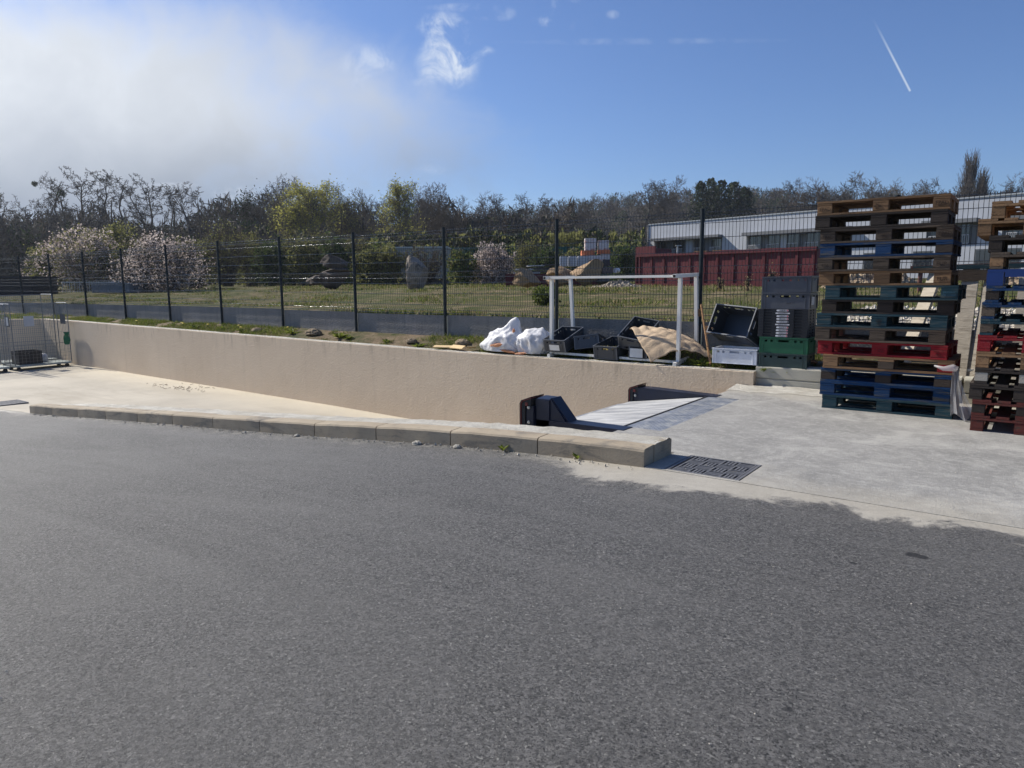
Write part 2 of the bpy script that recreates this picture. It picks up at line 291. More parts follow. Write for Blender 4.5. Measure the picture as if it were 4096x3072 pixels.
# ---------------------------------------------------------------- mesh helpers
def tag(o, label=None, cat=None, group=None, kind=None):
    if label: o['label'] = label
    if cat: o['category'] = cat
    if group: o['group'] = group
    if kind: o['kind'] = kind
    return o
def empty(name, loc=(0, 0, 0), rz=0, rot=None):
    o = bpy.data.objects.new(name, None); COL.objects.link(o); o.location = loc; o.rotation_euler = rot or (0, 0, rz); o.empty_display_size = .1; return o
def link(name, me, m=None, parent=None):
    o = bpy.data.objects.new(name, me); COL.objects.link(o)
    if m is not None:
        for q in (m if isinstance(m, (list, tuple)) else [m]): me.materials.append(q)
    if parent: o.parent = parent
    return o
class MB:
    def __init__(s): s.v = []; s.f = []; s.mi = []
    def add(s, vs, fs, mi=0):
        n = len(s.v); s.v += [tuple(x) for x in vs]; s.f += [tuple(i+n for i in f) for f in fs]; s.mi += [mi]*len(fs); return s
    def box(s, a, b, mi=0, M=None):
        x0, y0, z0 = a; x1, y1, z1 = b
        vs = [(x0, y0, z0), (x1, y0, z0), (x1, y1, z0), (x0, y1, z0), (x0, y0, z1), (x1, y0, z1), (x1, y1, z1), (x0, y1, z1)]
        if M is not None: vs = [tuple(M @ Vector(v)) for v in vs]
        return s.add(vs, [(0, 3, 2, 1), (4, 5, 6, 7), (0, 1, 5, 4), (1, 2, 6, 5), (2, 3, 7, 6), (3, 0, 4, 7)], mi)
    def tube(s, pts, r, k=6, mi=0, caps=True):
        pts = [Vector(p) for p in pts]; rs = r if isinstance(r, (list, tuple)) else [r]*len(pts); vs = []; fs = []
        ref = Vector((0, 0, 1))
        for i, p in enumerate(pts):
            t = (pts[min(i+1, len(pts)-1)]-pts[max(i-1, 0)]).normalized()
            q = ref if abs(t.dot(ref)) < .95 else Vector((0, 1, 0))
            a = t.cross(q).normalized(); b = t.cross(a)
            for j in range(k):
                an = 2*math.pi*j/k+math.pi/k; vs.append(p+(a*math.cos(an)+b*math.sin(an))*rs[i])
        for i in range(len(pts)-1):
            for j in range(k): fs.append((i*k+j, i*k+(j+1) % k, (i+1)*k+(j+1) % k, (i+1)*k+j))
        if caps: fs.append(tuple(range(k-1, -1, -1))); fs.append(tuple((len(pts)-1)*k+j for j in range(k)))
        return s.add(vs, fs, mi)
    def bar(s, p, q, w, h, mi=0):            # rectangular bar between two points
        p = Vector(p); q = Vector(q); t = (q-p).normalized(); ref = Vector((0, 0, 1)) if abs(t.z) < .95 else Vector((1, 0, 0))
        a = t.cross(ref).normalized()*w/2; b = a.cross(t).normalized()*h/2
        return s.add([p-a-b, p+a-b, p+a+b, p-a+b, q-a-b, q+a-b, q+a+b, q-a+b], [(3, 2, 1, 0), (4, 5, 6, 7), (0, 1, 5, 4), (1, 2, 6, 5), (2, 3, 7, 6), (3, 0, 4, 7)], mi)
    def prism(s, poly, axis, a, b, mi=0):    # polygon (2D) extruded along an axis from a to b
        n = len(poly); vs = []
        for c in (a, b):
            for (p, q) in poly: vs.append({'x': (c, p, q), 'y': (p, c, q), 'z': (p, q, c)}[axis])
        fs = [tuple(range(n-1, -1, -1)), tuple(range(n, 2*n))]+[(i, (i+1) % n, n+(i+1) % n, n+i) for i in range(n)]
        return s.add(vs, fs, mi)
    def mesh(s, name):
        me = bpy.data.meshes.new(name); me.from_pydata(s.v, [], s.f)
        if any(s.mi): me.polygons.foreach_set('material_index', s.mi)
        bm = bmesh.new(); bm.from_mesh(me); bmesh.ops.recalc_face_normals(bm, faces=bm.faces); bm.to_mesh(me); bm.free(); me.update(); return me
    def build(s, name, m=None, parent=None, bevel=0, smooth=False):
        me = s.mesh(name)
        if bevel:
            bm = bmesh.new(); bm.from_mesh(me)
            bmesh.ops.bevel(bm, geom=list(bm.edges), offset=bevel, segments=2, affect='EDGES', clamp_overlap=True); bm.to_mesh(me); bm.free()
        if smooth: me.polygons.foreach_set('use_smooth', [True]*len(me.polygons))
        return link(name, me, m, parent)
def npmesh(name, V, F, m=None, parent=None, mi=None, smooth=False):
    V = np.asarray(V, np.float32); F = np.asarray(F, np.int32); k = F.shape[1]; me = bpy.data.meshes.new(name)
    me.vertices.add(len(V)); me.vertices.foreach_set('co', V.ravel()); me.loops.add(F.size); me.loops.foreach_set('vertex_index', F.ravel())
    me.polygons.add(len(F)); me.polygons.foreach_set('loop_start', np.arange(0, F.size, k, dtype=np.int32))
    if mi is not None: me.polygons.foreach_set('material_index', np.asarray(mi, np.int32))
    if smooth: me.polygons.foreach_set('use_smooth', np.ones(len(F), bool))
    me.update(calc_edges=True); return link(name, me, m, parent)
def grid_sheet(us, vs, zf):
    V = [(u, v, zf(u, v)) for v in vs for u in us]; n = len(us)
    F = [(j*n+i, j*n+i+1, (j+1)*n+i+1, (j+1)*n+i) for j in range(len(vs)-1) for i in range(n-1)]
    return V, F
def nz3(x, y, z=0): return mnoise.noise(Vector((x, y, z)))
def copy_tree(o, parent=None, name=None):
    c = o.copy(); COL.objects.link(c); c.parent = parent
    for ch in o.children: copy_tree(ch, c)
    return c
def textmesh(s, size, m, parent, M, name='stamp', ext=.0008):
    cu = bpy.data.curves.new('t', 'FONT'); cu.body = s; cu.size = size; cu.align_x = 'CENTER'; cu.align_y = 'CENTER'; cu.extrude = ext
    o = bpy.data.objects.new('t', cu); COL.objects.link(o); dg = bpy.context.evaluated_depsgraph_get(); dg.update()
    me = bpy.data.meshes.new_from_object(o.evaluated_get(dg)); bpy.data.objects.remove(o); bpy.data.curves.remove(cu)
    me.transform(M); me.materials.clear(); return link(name, me, m, parent)
XZ = Matrix.Rotation(math.pi/2, 4, 'X')      # text that faces -y
# ---------------------------------------------------------------- levels
AU = [-60, -23, -18, -15.5, -13.7, -12.8, -11.9, -10.9, -9.7, -9, -8, -7.1, -6.1, -5.1, -4.2, -3.2, -2.2, 0, 60]
AZ = [-1.05, -1.0, -.97, -.90, -.80, -.74, -.67, -.59, -.51, -.45, -.39, -.32, -.25, -.16, -.09, -.03, 0, 0, 0]
def az(u): return float(np.interp(u, AU, AZ))
def azs(u): return sum(az(u+d) for d in (-.5, -.25, 0, .25, .5))/5 if u < -2.7 else az(u)
def wallbase(u): return float(np.interp(u, [-60, -23, -16, -11, -8.7, 0], [-.96, -.96, -1.01, -1.05, -1.09, -1.12]))
def lanez(u, v):
    near = az(u) if u < -13.7 else float(np.interp(u, [-13.7, -8, 0], [-.86, -1.04, -1.1]))
    t = (v-4.7)/(9.04-4.7); return near*(1-t)+wallbase(u)*t
def walltop(u): return float(np.interp(u, [-60, -23, -16, -11, -8, 0], [.31, .31, .25, .21, .19, .205]))
# ---------------------------------------------------------------- setting: asphalt, apron, lane
us = sorted(set([-45+i*1.0 for i in range(30)]+[-15+i*.25 for i in range(53)]+[-2, 0, 4, 12, 25]))
vs = [-25, -12, -6, -3, -1, 0, 1, 2, 3, 4, 4.4, 4.70]
V, F = grid_sheet(us, vs, lambda u, v: azs(u)-.004)
tag(npmesh('asphalt', V, F, GM['asphalt'], smooth=True), kind='structure')
# lane floor
us = [-45+i*1.0 for i in range(30)]+[-15+i*.5 for i in range(24)]+[-3.05]
V, F = grid_sheet(us, [4.70, 5.2, 6, 7, 8, 9.06], lanez); tag(npmesh('lane_pavement', V, F, GM['lane'], smooth=True), kind='structure')
# concrete apron with openings for the dock leveller and the drain
gu = [-3.04, -2.70, -2.26, -2.12, -1.56, 1, 4, 12, 25]; gv = [4.70, 4.735, 5.235, 5.94, 8.06, 9.17, 9.60]
mb = MB()
def cell_on(i, j):
    u, v = (gu[i]+gu[i+1])/2, (gv[j]+gv[j+1])/2
    if u < -2.26 and v < 5.235: return False
    if u < -2.70 and 5.94 < v < 8.06: return False
    if -2.12 < u < -1.56 and 4.735 < v < 5.235: return False
    if u < -2.26 and v > 9.17: return False
    return True
for i in range(len(gu)-1):
    for j in range(len(gv)-1):
        if not cell_on(i, j): continue
        a, b, c, d = gu[i], gu[i+1], gv[j], gv[j+1]
        mb.add([(a, c, 0), (b, c, 0), (b, d, 0), (a, d, 0)], [(0, 1, 2, 3)])
        for (ni, nj, p, q) in ((i-1, j, (a, d), (a, c)), (i+1, j, (b, c), (b, d)), (i, j-1, (a, c), (b, c)), (i, j+1, (b, d), (a, d))):
            if not (0 <= ni < len(gu)-1 and 0 <= nj < len(gv)-1 and cell_on(ni, nj)):
                mb.add([(*p, 0), (*q, 0), (*q, -1.2), (*p, -1.2)], [(0, 1, 2, 3)])
mb.add([(-2.3, 4.7, -.35), (-1.4, 4.7, -.35), (-1.4, 5.3, -.35), (-2.3, 5.3, -.35)], [(0, 1, 2, 3)])
me = bpy.data.meshes.new('concrete_apron'); me.from_pydata(mb.v, [], mb.f); tag(link('concrete_apron', me, GM['slab']), kind='structure')
# low raised lip of cement by the wall end
mb = MB(); pts = []
for i in range(14):
    t = i/13; pts.append((-3.06+t*1.9, 8.62+.12*nz3(t*9, 0)+.25*t, 0))
vsx = [(x, y, .003) for x, y, _ in pts]+[(x, 9.02 if x < -2.8 else 9.14, .035+.02*nz3(x*8, 3)) for x, y, _ in pts]
n_ = len(pts); tag(npmesh('cement_spill', vsx, [(i, i+1, n_+i+1, n_+i) for i in range(n_-1)], GM['mortar'], smooth=True), kind='structure')
# ---------------------------------------------------------------- kerb
kerb = empty('concrete_kerb', (-8, 4.77, az(-8)))
tag(kerb, 'long low kerb of weathered concrete blocks sloping down between the asphalt and the sunken lane', 'kerb')
kj = [-2.26, -3.22, -4.17, -5.14, -6.09, -7.08, -8.05, -9.01, -9.95, -10.92, -11.86, -12.80, -13.72]
def off(o): o.location = (8, -4.77, -az(-8)); return o
for i in range(len(kj)-1):
    b, a = kj[i]-.006, kj[i+1]+.006; za, zb = azs(a), azs(b); mb = MB()
    prof = [(4.69, -.25), (4.69, .118), (4.70, .134), (4.716, .140), (4.86, .145), (4.86, -.25)]
    ns = 5; n = len(prof); vv = []; ff = []
    for k in range(ns):
        t = k/(ns-1); u = a+(b-a)*t; e = .006 if k in (0, ns-1) else 0
        for (y, z) in prof: vv.append((u, y+e*(y < 4.72)+.003*nz3(u*6, z*20), (za+(zb-za)*t)+z-(e if z > .1 else 0)+.003*nz3(u*5, y*9, 2)))
    for k in range(ns-1):
        for j in range(n): ff.append((k*n+j, k*n+(j+1) % n, (k+1)*n+(j+1) % n, (k+1)*n+j))
    ff += [tuple(range(n-1, -1, -1)), tuple((ns-1)*n+j for j in range(n))]
    mb.add(vv, ff); off(mb.build('kerb_block', GM['kerb'], kerb))
# rough mortar fill behind the blocks, carried by the lane's low retaining wall
us = [-13.2+i*.06 for i in range(183)]; us = [u for u in us if u < -2.262]+[-2.262]; rows = [4.862, 4.90, 4.98, 5.06, 5.13, 5.17, 5.18]
def fz(u, v):
    k = max(0, min(1, (u+13.4)/1.2)); e = {4.862: -.004, 5.17: -.012, 5.18: -.9}.get(v, 0)
    return azs(u)+.139+e+(.012*nz3(u*7, v*9)+.006*nz3(u*25, v*25, 3))*(v < 5.17)-.03*(1-k)
V = [(u, v if v > 4.87 and v < 5.1 or v < 4.87 else v+.015*nz3(u*4, 0, 9), fz(u, v)) for v in rows for u in us]; n = len(us)
F = [(j*n+i, j*n+i+1, (j+1)*n+i+1, (j+1)*n+i) for j in range(len(rows)-1) for i in range(n-1)]
# end face towards the drain
k0 = len(V); V += [(us[-1]-.002, 4.862, -.3), (us[-1]-.002, 5.18, -.3)]
fill = npmesh('mortar_fill', V, F, GM['mortar'], kerb, smooth=False); off(fill)
mb = MB(); mb.prism([(4.861, -.3), (5.172, -.3), (5.172, .128), (5.05, .136), (4.95, .139), (4.861, .135)], 'x', -2.30, -2.259); off(mb.build('end_face', GM['kerb'], kerb))
# ---------------------------------------------------------------- retaining wall
wall = empty('retaining_wall', (-12, 9.04, -1)); tag(wall, 'long sand coloured rendered retaining wall along the sunken loading lane', 'wall')
def woff(o): o.location = (12, -9.04, 1); return o
us = [-24.8+i*.5 for i in range(44)]+[-2.86]; V = []; F = []
def ring(u, y0, y1, base): zt = walltop(u)+.004*nz3(u*3, 0); return [(u, y0, base), (u, y0, zt-.006), (u, y0+.008, zt), (u, y1, zt), (u, y1, base)]
for u in us: V += ring(u, 9.04, 9.22, -1.4)
for i in range(len(us)-1):
    for j in range(4): F.append((i*5+j, i*5+j+1, (i+1)*5+j+1, (i+1)*5+j))
n = (len(us)-1)*5; V2 = list(V); mb = MB(); mb.add(V2, F+[(0, 1, 2, 3, 4), (n+4, n+3, n+2, n+1, n)])
woff(mb.build('wall_face', GM['render'], wall))
mb = MB(); mb.add([(u, y, walltop(u)+.004*nz3(u*3, 0)+.004+.004*nz3(u*9, y*9)) for y in (9.052+0, 9.13, 9.235) for u in us], [(j*len(us)+i, j*len(us)+i+1, (j+1)*len(us)+i+1, (j+1)*len(us)+i) for j in range(2) for i in range(len(us)-1)])
woff(mb.build('sunlit_cap', GM['mortar'], wall))  # pale cap strip, sunlight on the wall top put into its colour
ew = empty('end_wall', (-24.8, 9.04, -1)); tag(ew, 'short rendered wall closing the far end of the lane behind the roll cages', 'wall')
d = Vector((-.75, -.66, 0)).normalized(); nrm = Vector((-d.y, d.x, 0))*-.18
p = Vector((-24.8, 9.04, 0)); q = p+d*12; mb = MB()
mb.add([(*p.xy, -1.4), (*q.xy, -1.4), (*(q+nrm).xy, -1.4), (*(p+nrm).xy, -1.4), (*p.xy, .31), (*q.xy, .31), (*(q+nrm).xy, .31), (*(p+nrm).xy, .31)], [(0, 1, 2, 3), (4, 5, 6, 7), (0, 1, 5, 4), (1, 2, 6, 5), (2, 3, 7, 6), (3, 0, 4, 7)])
o = mb.build('wall_face', GM['render'], ew); o.location = (24.8, -9.04, 1)
# planting strip behind the wall
us = [-45+i*.5 for i in range(85)]+[-2.3+i*.5 for i in range(20)]
def stripz(u, v): 
    z0 = walltop(u)-.03 if u < -2.6 else .16
    t = min(1, max(0, (v-9.2)/.6)); return z0+(.36-z0)*t+.035*nz3(u*1.3, v*2.5)+.015*nz3(u*6, v*6)
V, F = grid_sheet(us, [9.215, 9.3, 9.4, 9.5, 9.6, 9.7, 9.8, 9.9], stripz); tag(npmesh('planting_bed', V, F, GM['soil'], smooth=True), kind='structure')
V = [(-24.8, 9.2, .27), (-36.6, -1.2, .27), (-48, -1.2, .3), (-48, 9.22, .3)]; tag(npmesh('side_bed', V, [(0, 3, 2, 1)], GM['soil']), kind='structure')
# field
def field_z(u, v):
    r = max(0, v-9.9); t = min(1, r/14); t = t*t*(3-2*t)
    z = .74+.38*t+.05*nz3(u*.35, v*.35)*min(1, r/2)+.02*nz3(u*1.5, v*1.5)*min(1, r)
    if r > 14: z += min(.5, (r-14)*.006)
    return z
us = [-420, -250, -150, -100, -75]+[-60+i*1.0 for i in range(86)]+[30, 45, 70, 110, 200, 400]; vs = [9.9, 10.1, 10.4, 10.8]+[11.3+i*.8 for i in range(30)]+[38, 45, 60, 90, 140, 220, 420]
V, F = grid_sheet(us, vs, field_z); tag(npmesh('field_ground', V, F, GM['field'], smooth=True), kind='structure')
# ---------------------------------------------------------------- hill
def hill_H(px): return float(np.interp(px, [-1500, 0, 1500, 1850, 2040, 2280, 2400, 2600, 2800, 2960, 3150, 3500, 4100, 5500], [10, 12, 14, 19, 24, 26.5, 28, 30, 31.5, 32, 30.5, 29, 28, 23]))
pxs = [-1200+i*120 for i in range(56)]; ds = [125, 150, 175, 200, 225, 250, 275, 300, 330, 380, 450]; V = []
for D in ds:
    for px in pxs:
        t = min(1, max(0, (D-125)/175)); t = t*t*(3-2*t); X = (px-2048)/FPX*D
        p = c2w(X, D, 1.3+hill_H(px)*t*(1+.05*nz3(px*.004, D*.02))); V.append(tuple(p))
n = len(pxs); F = [(j*n+i, j*n+i+1, (j+1)*n+i+1, (j+1)*n+i) for j in range(len(ds)-1) for i in range(n-1)]
tag(npmesh('hill', V, F, GM['hill'], smooth=True), kind='structure')
def hill_z(px, D):
    t = min(1, max(0, (D-125)/175)); t = t*t*(3-2*t); return 1.3+hill_H(px)*t
# scattered quads (leaf or twig slivers) helper
def quads(C, size, aspect=1.0, upright=0.0, r=rng):
    n = len(C); d = r.normal(size=(n, 3)); d[:, 2] += upright*np.abs(r.normal(size=n))*2; d /= np.linalg.norm(d, axis=1)[:, None]
    e = np.cross(d, r.normal(size=(n, 3))); e /= np.linalg.norm(e, axis=1)[:, None]
    s = (np.asarray(size)*np.ones(n))[:, None]; a = d*s*.5; b = e*s*.5*aspect
    V = np.stack([C-a-b*.6, C-a*.2+b, C+a+b*.3, C+a*.2-b], 1).reshape(-1, 3); F = np.arange(4*n).reshape(-1, 4); return V, F
bark = mat('bark', (.050, .045, .040), (.085, .076, .068), 3, .9, spec=.2)
barkl = mat('bark_grey', (.085, .076, .066), (.13, .115, .10), 3, .9, spec=.2)
twigm = mat('twig_brown', (.070, .058, .048), (.115, .095, .078), .6, .9, spec=.15)
lf_dark = leafmat('leaf_dark', (.014, .026, .010), (.034, .055, .018), .3)
lf_spring = leafmat('leaf_spring', (.27, .27, .055), (.42, .40, .10), .5)
lf_olive = leafmat('leaf_olive', (.15, .155, .05), (.24, .235, .08), .5)
lf_green = leafmat('leaf_green', (.055, .085, .022), (.11, .15, .036), .4)
blossom = leafmat('blossom', (.38, .31, .28), (.64, .56, .52), .5)
lf_brown = leafmat('leaf_brown', (.045, .036, .026), (.085, .068, .050), .3)
Vs, Fs, Ms = [], [], []; k = 0
for i in range(1900):
    px = rng.uniform(-600, 4900); D = rng.uniform(140, 310); z = hill_z(px, D); R = rng.uniform(1.8, 3.6); n = 120
    p = c2w((px-2048)/FPX*D, D, z); c = rng.normal(size=(n, 3)); c /= np.linalg.norm(c, axis=1)[:, None]; c *= (rng.uniform(.3, 1, n)**.5)[:, None]*R
    c[:, 2] = c[:, 2]*1.05+R*.9; q, f = quads(c+np.array(p), rng.uniform(.5, 1.7, n), .16, 1.1); Vs.append(q); Fs.append(f+k); k += len(q)
    w = rng.choice([0, 0, 0, 1, 2, 3] if px > 2300 else [0, 0, 1, 1, 3]); Ms += [w]*n
tag(npmesh('hillside_wood', np.concatenate(Vs), np.concatenate(Fs), [twigm, lf_dark, lf_brown, bark], mi=Ms), 'bare brown and dark green woodland covering the hillside', 'woodland', kind='stuff')
# ---------------------------------------------------------------- trees
class Tree:
    def __init__(s, seed, H, R, fork=.35, wob=.25, nl=11, upw=.55, dens=1.0, tw=1.0, nc=None, maxl=5, wb=.30):
        s.r = random.Random(seed); s.tr = []; s.br = []; s.tips = []; s.H = H; r = s.r; s.tw = tw; s.nc = nc or {1: 2, 2: 2, 3: 1, 4: 1}; s.maxl = maxl; s.wb = wb
        p = Vector((0, 0, 0)); d = Vector((r.uniform(-.08, .08), r.uniform(-.08, .08), 1)); stem = [p.copy()]; n = 9
        for i in range(n):
            d = (d+Vector((r.uniform(-wob, wob), r.uniform(-wob, wob), .12))).normalized(); p = p+d*(H*.86/n); stem.append(p.copy())
        rad = [H*.016*(1-.85*i/n)+.015 for i in range(n+1)]
        for i in range(n): s.tr.append((stem[i], stem[i+1], rad[i], rad[i+1]))
        for i in range(int(nl*dens)):
            t = fork+(1-fork)*(i+r.random())/(nl*dens); k = min(n-1, int(t*n)); q = stem[k].lerp(stem[k+1], t*n-k)
            a = i*2.4+r.uniform(-.5, .5); L = R*(1.05-.55*t)*r.uniform(.75, 1.15)*1.15
            dd = Vector((math.cos(a), math.sin(a), upw+r.uniform(-.1, .5)+t*.6)).normalized(); s.grow(q, dd, L, rad[k]*.55, 1, upw)
    def grow(s, p, d, L, rad, lev, upw):
        r = s.r; ns = 4 if lev < 3 else 3; w = s.wb if lev < 3 else s.wb*1.4; out = s.br
        for i in range(ns):
            d = (d+Vector((r.uniform(-w, w), r.uniform(-w, w), r.uniform(-w, w)+.07*upw))).normalized(); q = p+d*(L/ns); r1 = rad*(1-.2)
            out.append((p, q, max(rad, .011*s.tw), max(r1, .009*s.tw))); p = q; rad = r1
            if lev < s.maxl:
                nc = s.nc[lev]
                for c in range(nc):
                    a = Vector((r.gauss(0, 1), r.gauss(0, 1), r.gauss(0, .7)+.25*upw)).normalized()
                    s.grow(p, (d*.75+a).normalized(), L*r.uniform(.42, .62), rad*.58, lev+1, upw)
        s.tips.append(p)
    @staticmethod
    def arr(segs, k=3):
        P = np.array([tuple(a) for a, b, c, e in segs]); Q = np.array([tuple(b) for a, b, c, e in segs]); r0 = np.array([c for a, b, c, e in segs]); r1 = np.array([e for a, b, c, e in segs])
        t = Q-P; t /= np.linalg.norm(t, axis=1)[:, None]+1e-9; ref = np.where(np.abs(t[:, 2:3]) < .9, [[0, 0, 1.]], [[1., 0, 0]]); a = np.cross(t, ref); a /= np.linalg.norm(a, axis=1)[:, None]; b = np.cross(t, a)
        V = []
        for base, rr in ((P, r0), (Q, r1)):
            for j in range(k):
                an = 2*math.pi*j/k; V.append(base+(a*math.cos(an)+b*math.sin(an))*rr[:, None])
        V = np.stack(V, 1).reshape(-1, 3); n = len(P); o = np.arange(n)[:, None]*2*k
        F = np.concatenate([o+np.array([[j, (j+1) % k, k+(j+1) % k, k+j]]) for j in range(k)]); return V, F
    def leaves(s, n, size, spread, m, r=None):
        g = np.random.default_rng(len(s.tips)); T = np.array([tuple(t) for t in s.tips]); C = T[g.integers(0, len(T), n)]+g.normal(size=(n, 3))*spread
        return quads(C, g.uniform(size*.6, size*1.3, n), .7, 0, g)
def make_tree(name, T, trunk_m, twig_m, leaf=None):
    root = empty(name)
    V, F = T.arr(T.tr, 7); npmesh('trunk', V, F, trunk_m, root, smooth=True)
    V, F = T.arr(T.br, 3); mi = np.zeros(len(F), int); ms = [twig_m]
    if leaf:
        n, size, spread, lm = leaf; q, f = T.leaves(n, size, spread, lm); F = np.concatenate([F, f+len(V)]); V = np.concatenate([V, q]); mi = np.concatenate([mi, np.ones(len(f), int)]); ms = [twig_m, lm]
    npmesh('crown', V, F, ms, root, mi=mi); return root
protos = {
 'tall': [make_tree('bare_tree', Tree(11, 14, 2.9, .45, .32, 10, .45, tw=1.9, nc={1: 1, 2: 1, 3: 2}, maxl=4, wb=.46), bark, bark), make_tree('bare_tree', Tree(12, 14, 2.7, .52, .42, 10, .4, tw=1.9, nc={1: 1, 2: 1, 3: 2}, maxl=4, wb=.5), bark, bark), make_tree('bare_tree', Tree(13, 14, 3.0, .48, .34, 10, .45, tw=1.9, nc={1: 1, 2: 1, 3: 2}, maxl=4, wb=.46), bark, bark)],
 'round': [make_tree('bare_tree', Tree(21, 10, 4.0, .22, .10, 14, .9, tw=1.4, nc={1: 2, 2: 1, 3: 1, 4: 1}, wb=.17), bark, twigm), make_tree('bare_tree', Tree(22, 10, 3.6, .18, .12, 14, .85, tw=1.4, nc={1: 2, 2: 1, 3: 1, 4: 1}, wb=.2), bark, barkl)],
 'leafy': [make_tree('leafy_tree', Tree(31, 11, 3.9, .2, .1, 14, .8), bark, barkl, (8500, .20, .26, lf_spring))],
 'pale': [make_tree('leafy_tree', Tree(32, 11, 3.3, .2, .1, 14, .9), bark, barkl, (5200, .18, .24, lf_spring))],
 'ivy': [make_tree('bare_tree', Tree(41, 11, 3.5, .2, .15, 13, .7), bark, twigm, (3500, .24, .5, lf_dark))],
 'olive': [make_tree('bare_tree', Tree(42, 11, 3.4, .22, .15, 13, .7), bark, twigm, (2600, .2, .35, lf_olive))],
}
PH = {'tall': 14*.95, 'round': 10*1.12, 'leafy': 11*1.1, 'pale': 11*1.12, 'ivy': 11*1.1, 'olive': 11*1.1}
used = set(); TREES = {}
def plant(kind, px, ytop, D, label, group='trees of the wood beyond the field', wide=1.0, idx=None, base=1.25, name=None):
    lst = protos[kind]; i = (idx if idx is not None else len(used)) % len(lst); pr = lst[i]; key = (kind, i)
    o = pr if key not in used else copy_tree(pr); used.add(key)
    if key not in TREES:
        co = [v.co.z for ch in pr.children if ch.name.startswith('crown') for v in ch.data.vertices]; TREES[key] = float(np.percentile(co, 99.7))
    else: used.add((kind, i, px))
    top = far(px, ytop, D); X = far(px, 1125, D); h = top.z-base; s = h/TREES[key]
    o.location = (X.x, X.y, base); o.scale = (s*wide, s*wide, s); o.rotation_euler = (0, 0, random.uniform(0, 6.28)); tag(o, label, 'tree', group); return o
K = 4096/2212
left = [(20, 395, 95), (52, 372, 88), (95, 385, 92), (128, 377, 86), (165, 370, 90), (214, 370, 88), (266, 374, 92), (318, 385, 90), (352, 398, 96), (398, 402, 98), (442, 387, 88), (478, 408, 95), (505, 420, 92)]
ords = ['first', 'second', 'third', 'fourth', 'fifth', 'sixth', 'seventh', 'eighth', 'ninth', 'tenth', 'eleventh', 'twelfth', 'thirteenth', 'fourteenth', 'fifteenth', 'sixteenth']
for i, (x, y, D) in enumerate(left):
    plant('tall', x*K, y*K, D, 'tall crooked bare tree, %s from the left edge' % ords[i], 'tall crooked bare trees on the left', wide=.95, idx=i)
mid = [(548, 415, 92, 'ivy'), (590, 392, 90, 'round'), (628, 384, 95, 'round'), (735, 408, 92, 'round'), (775, 402, 90, 'olive'), (812, 408, 94, 'round'), (905, 408, 100, 'round'), (925, 403, 96, 'round'), (965, 402, 90, 'round'), (1010, 430, 105, 'round'), (1050, 420, 110, 'round'), (1092, 424, 112, 'tall'), (1140, 418, 108, 'tall'), (1165, 432, 120, 'round'), (1205, 416, 112, 'tall'), (1250, 420, 125, 'round')]
for i, (x, y, D, kd) in enumerate(mid):
    plant(kd, x*K, y*K, D, 'bare branching tree in the middle skyline, %s from the left there' % ords[i], 'bare trees in the middle of the skyline', idx=i)
plant('leafy', 655*K, 394*K, 84, 'broad tree in fresh yellow green leaf, the left one of the two leafing trees', 'trees coming into leaf', wide=1.15)
plant('pale', 860*K, 393*K, 84, 'rounded tree in thin yellow green leaf, the right one of the two leafing trees', 'trees coming into leaf')
plant('olive', 590*K, 420*K, 86, 'lower olive tinged tree leaning against the left leafing tree', 'trees coming into leaf')
rr = [(1398, 392, 150, 'tall'), (1425, 386, 150, 'round'), (1450, 392, 155, 'tall'), (1715, 390, 130, 'tall'), (1740, 386, 125, 'round'), (1790, 390, 125, 'round'), (1832, 392, 125, 'tall'), (1898, 372, 105, 'round'), (1960, 394, 125, 'round'), (2005, 388, 130, 'tall'), (2045, 384, 110, 'tall'), (2130, 392, 125, 'round'), (2165, 382, 120, 'round'), (2205, 388, 118, 'tall')]
for i, (x, y, D, kd) in enumerate(rr):
    plant(kd, x*K, y*K, D, 'thin bare tree on the right hill crest, %s from the left' % ords[i], 'bare trees on the hill crest', idx=i, base=hill_z(x*K, D)-.3, wide=1.25 if i == 7 else 1)
for kd, lst in protos.items():
    for i, pr in enumerate(lst):
        if (kd, i) not in used:
            for ch in list(pr.children): bpy.data.objects.remove(ch)
            bpy.data.objects.remove(pr)
# back rows of the wood read as one dark mass
def thicket(name, label, px0, px1, D0, D1, n, h0, h1, mats, wts, seed, size=(.5, 1.6), asp=.16, base=1.1):
    g = np.random.default_rng(seed); px = g.uniform(px0, px1, n); D = g.uniform(D0, D1, n)
    hh = np.array([h0+(h1-h0)*(.5+.5*nz3(p*.006, seed*3.1)+.25*nz3(p*.03, seed)) for p in px]); z = base+hh*g.random(n)**.85
    X = (px-2048)/FPX*D; P = np.stack([X*math.cos(TH)-D*math.sin(TH), X*math.sin(TH)+D*math.cos(TH), z], 1)
    V, F = quads(P, g.uniform(size[0], size[1], n), asp, .8, g); mi = g.choice(len(mats), n, p=wts)
    blk = np.array([nz3(p*.01, d*.1, seed) for p, d in zip(px, D)]); mi = np.where((blk > .25) & (len(mats) > 2), len(mats)-1, mi)
    return tag(npmesh(name, V, F, mats, mi=mi), label, 'undergrowth', kind='stuff')
thicket('wood_mass', 'dense dark tangle of bare twigs and trunks filling the wood behind the front trees', -300, 2300, 98, 125, 60000, 7.0, 13.0, [bark, twigm, lf_dark, lf_brown], [.45, .3, .15, .1], 3, (.6, 1.9), .13)
thicket('undergrowth', 'dark ivy and brambles under the trees on the left', -300, 1350, 76, 86, 36000, 3.5, 8.5, [bark, lf_dark, twigm], [.4, .4, .2], 5, (.3, 1.1), .22)
thicket('hedge', 'olive green hedge and saplings along the far side of the field', 900, 2560, 56, 66, 34000, 1.8, 4.6, [lf_olive, lf_green, twigm, lf_dark], [.42, .30, .20, .08], 8, (.12, .42), .4)
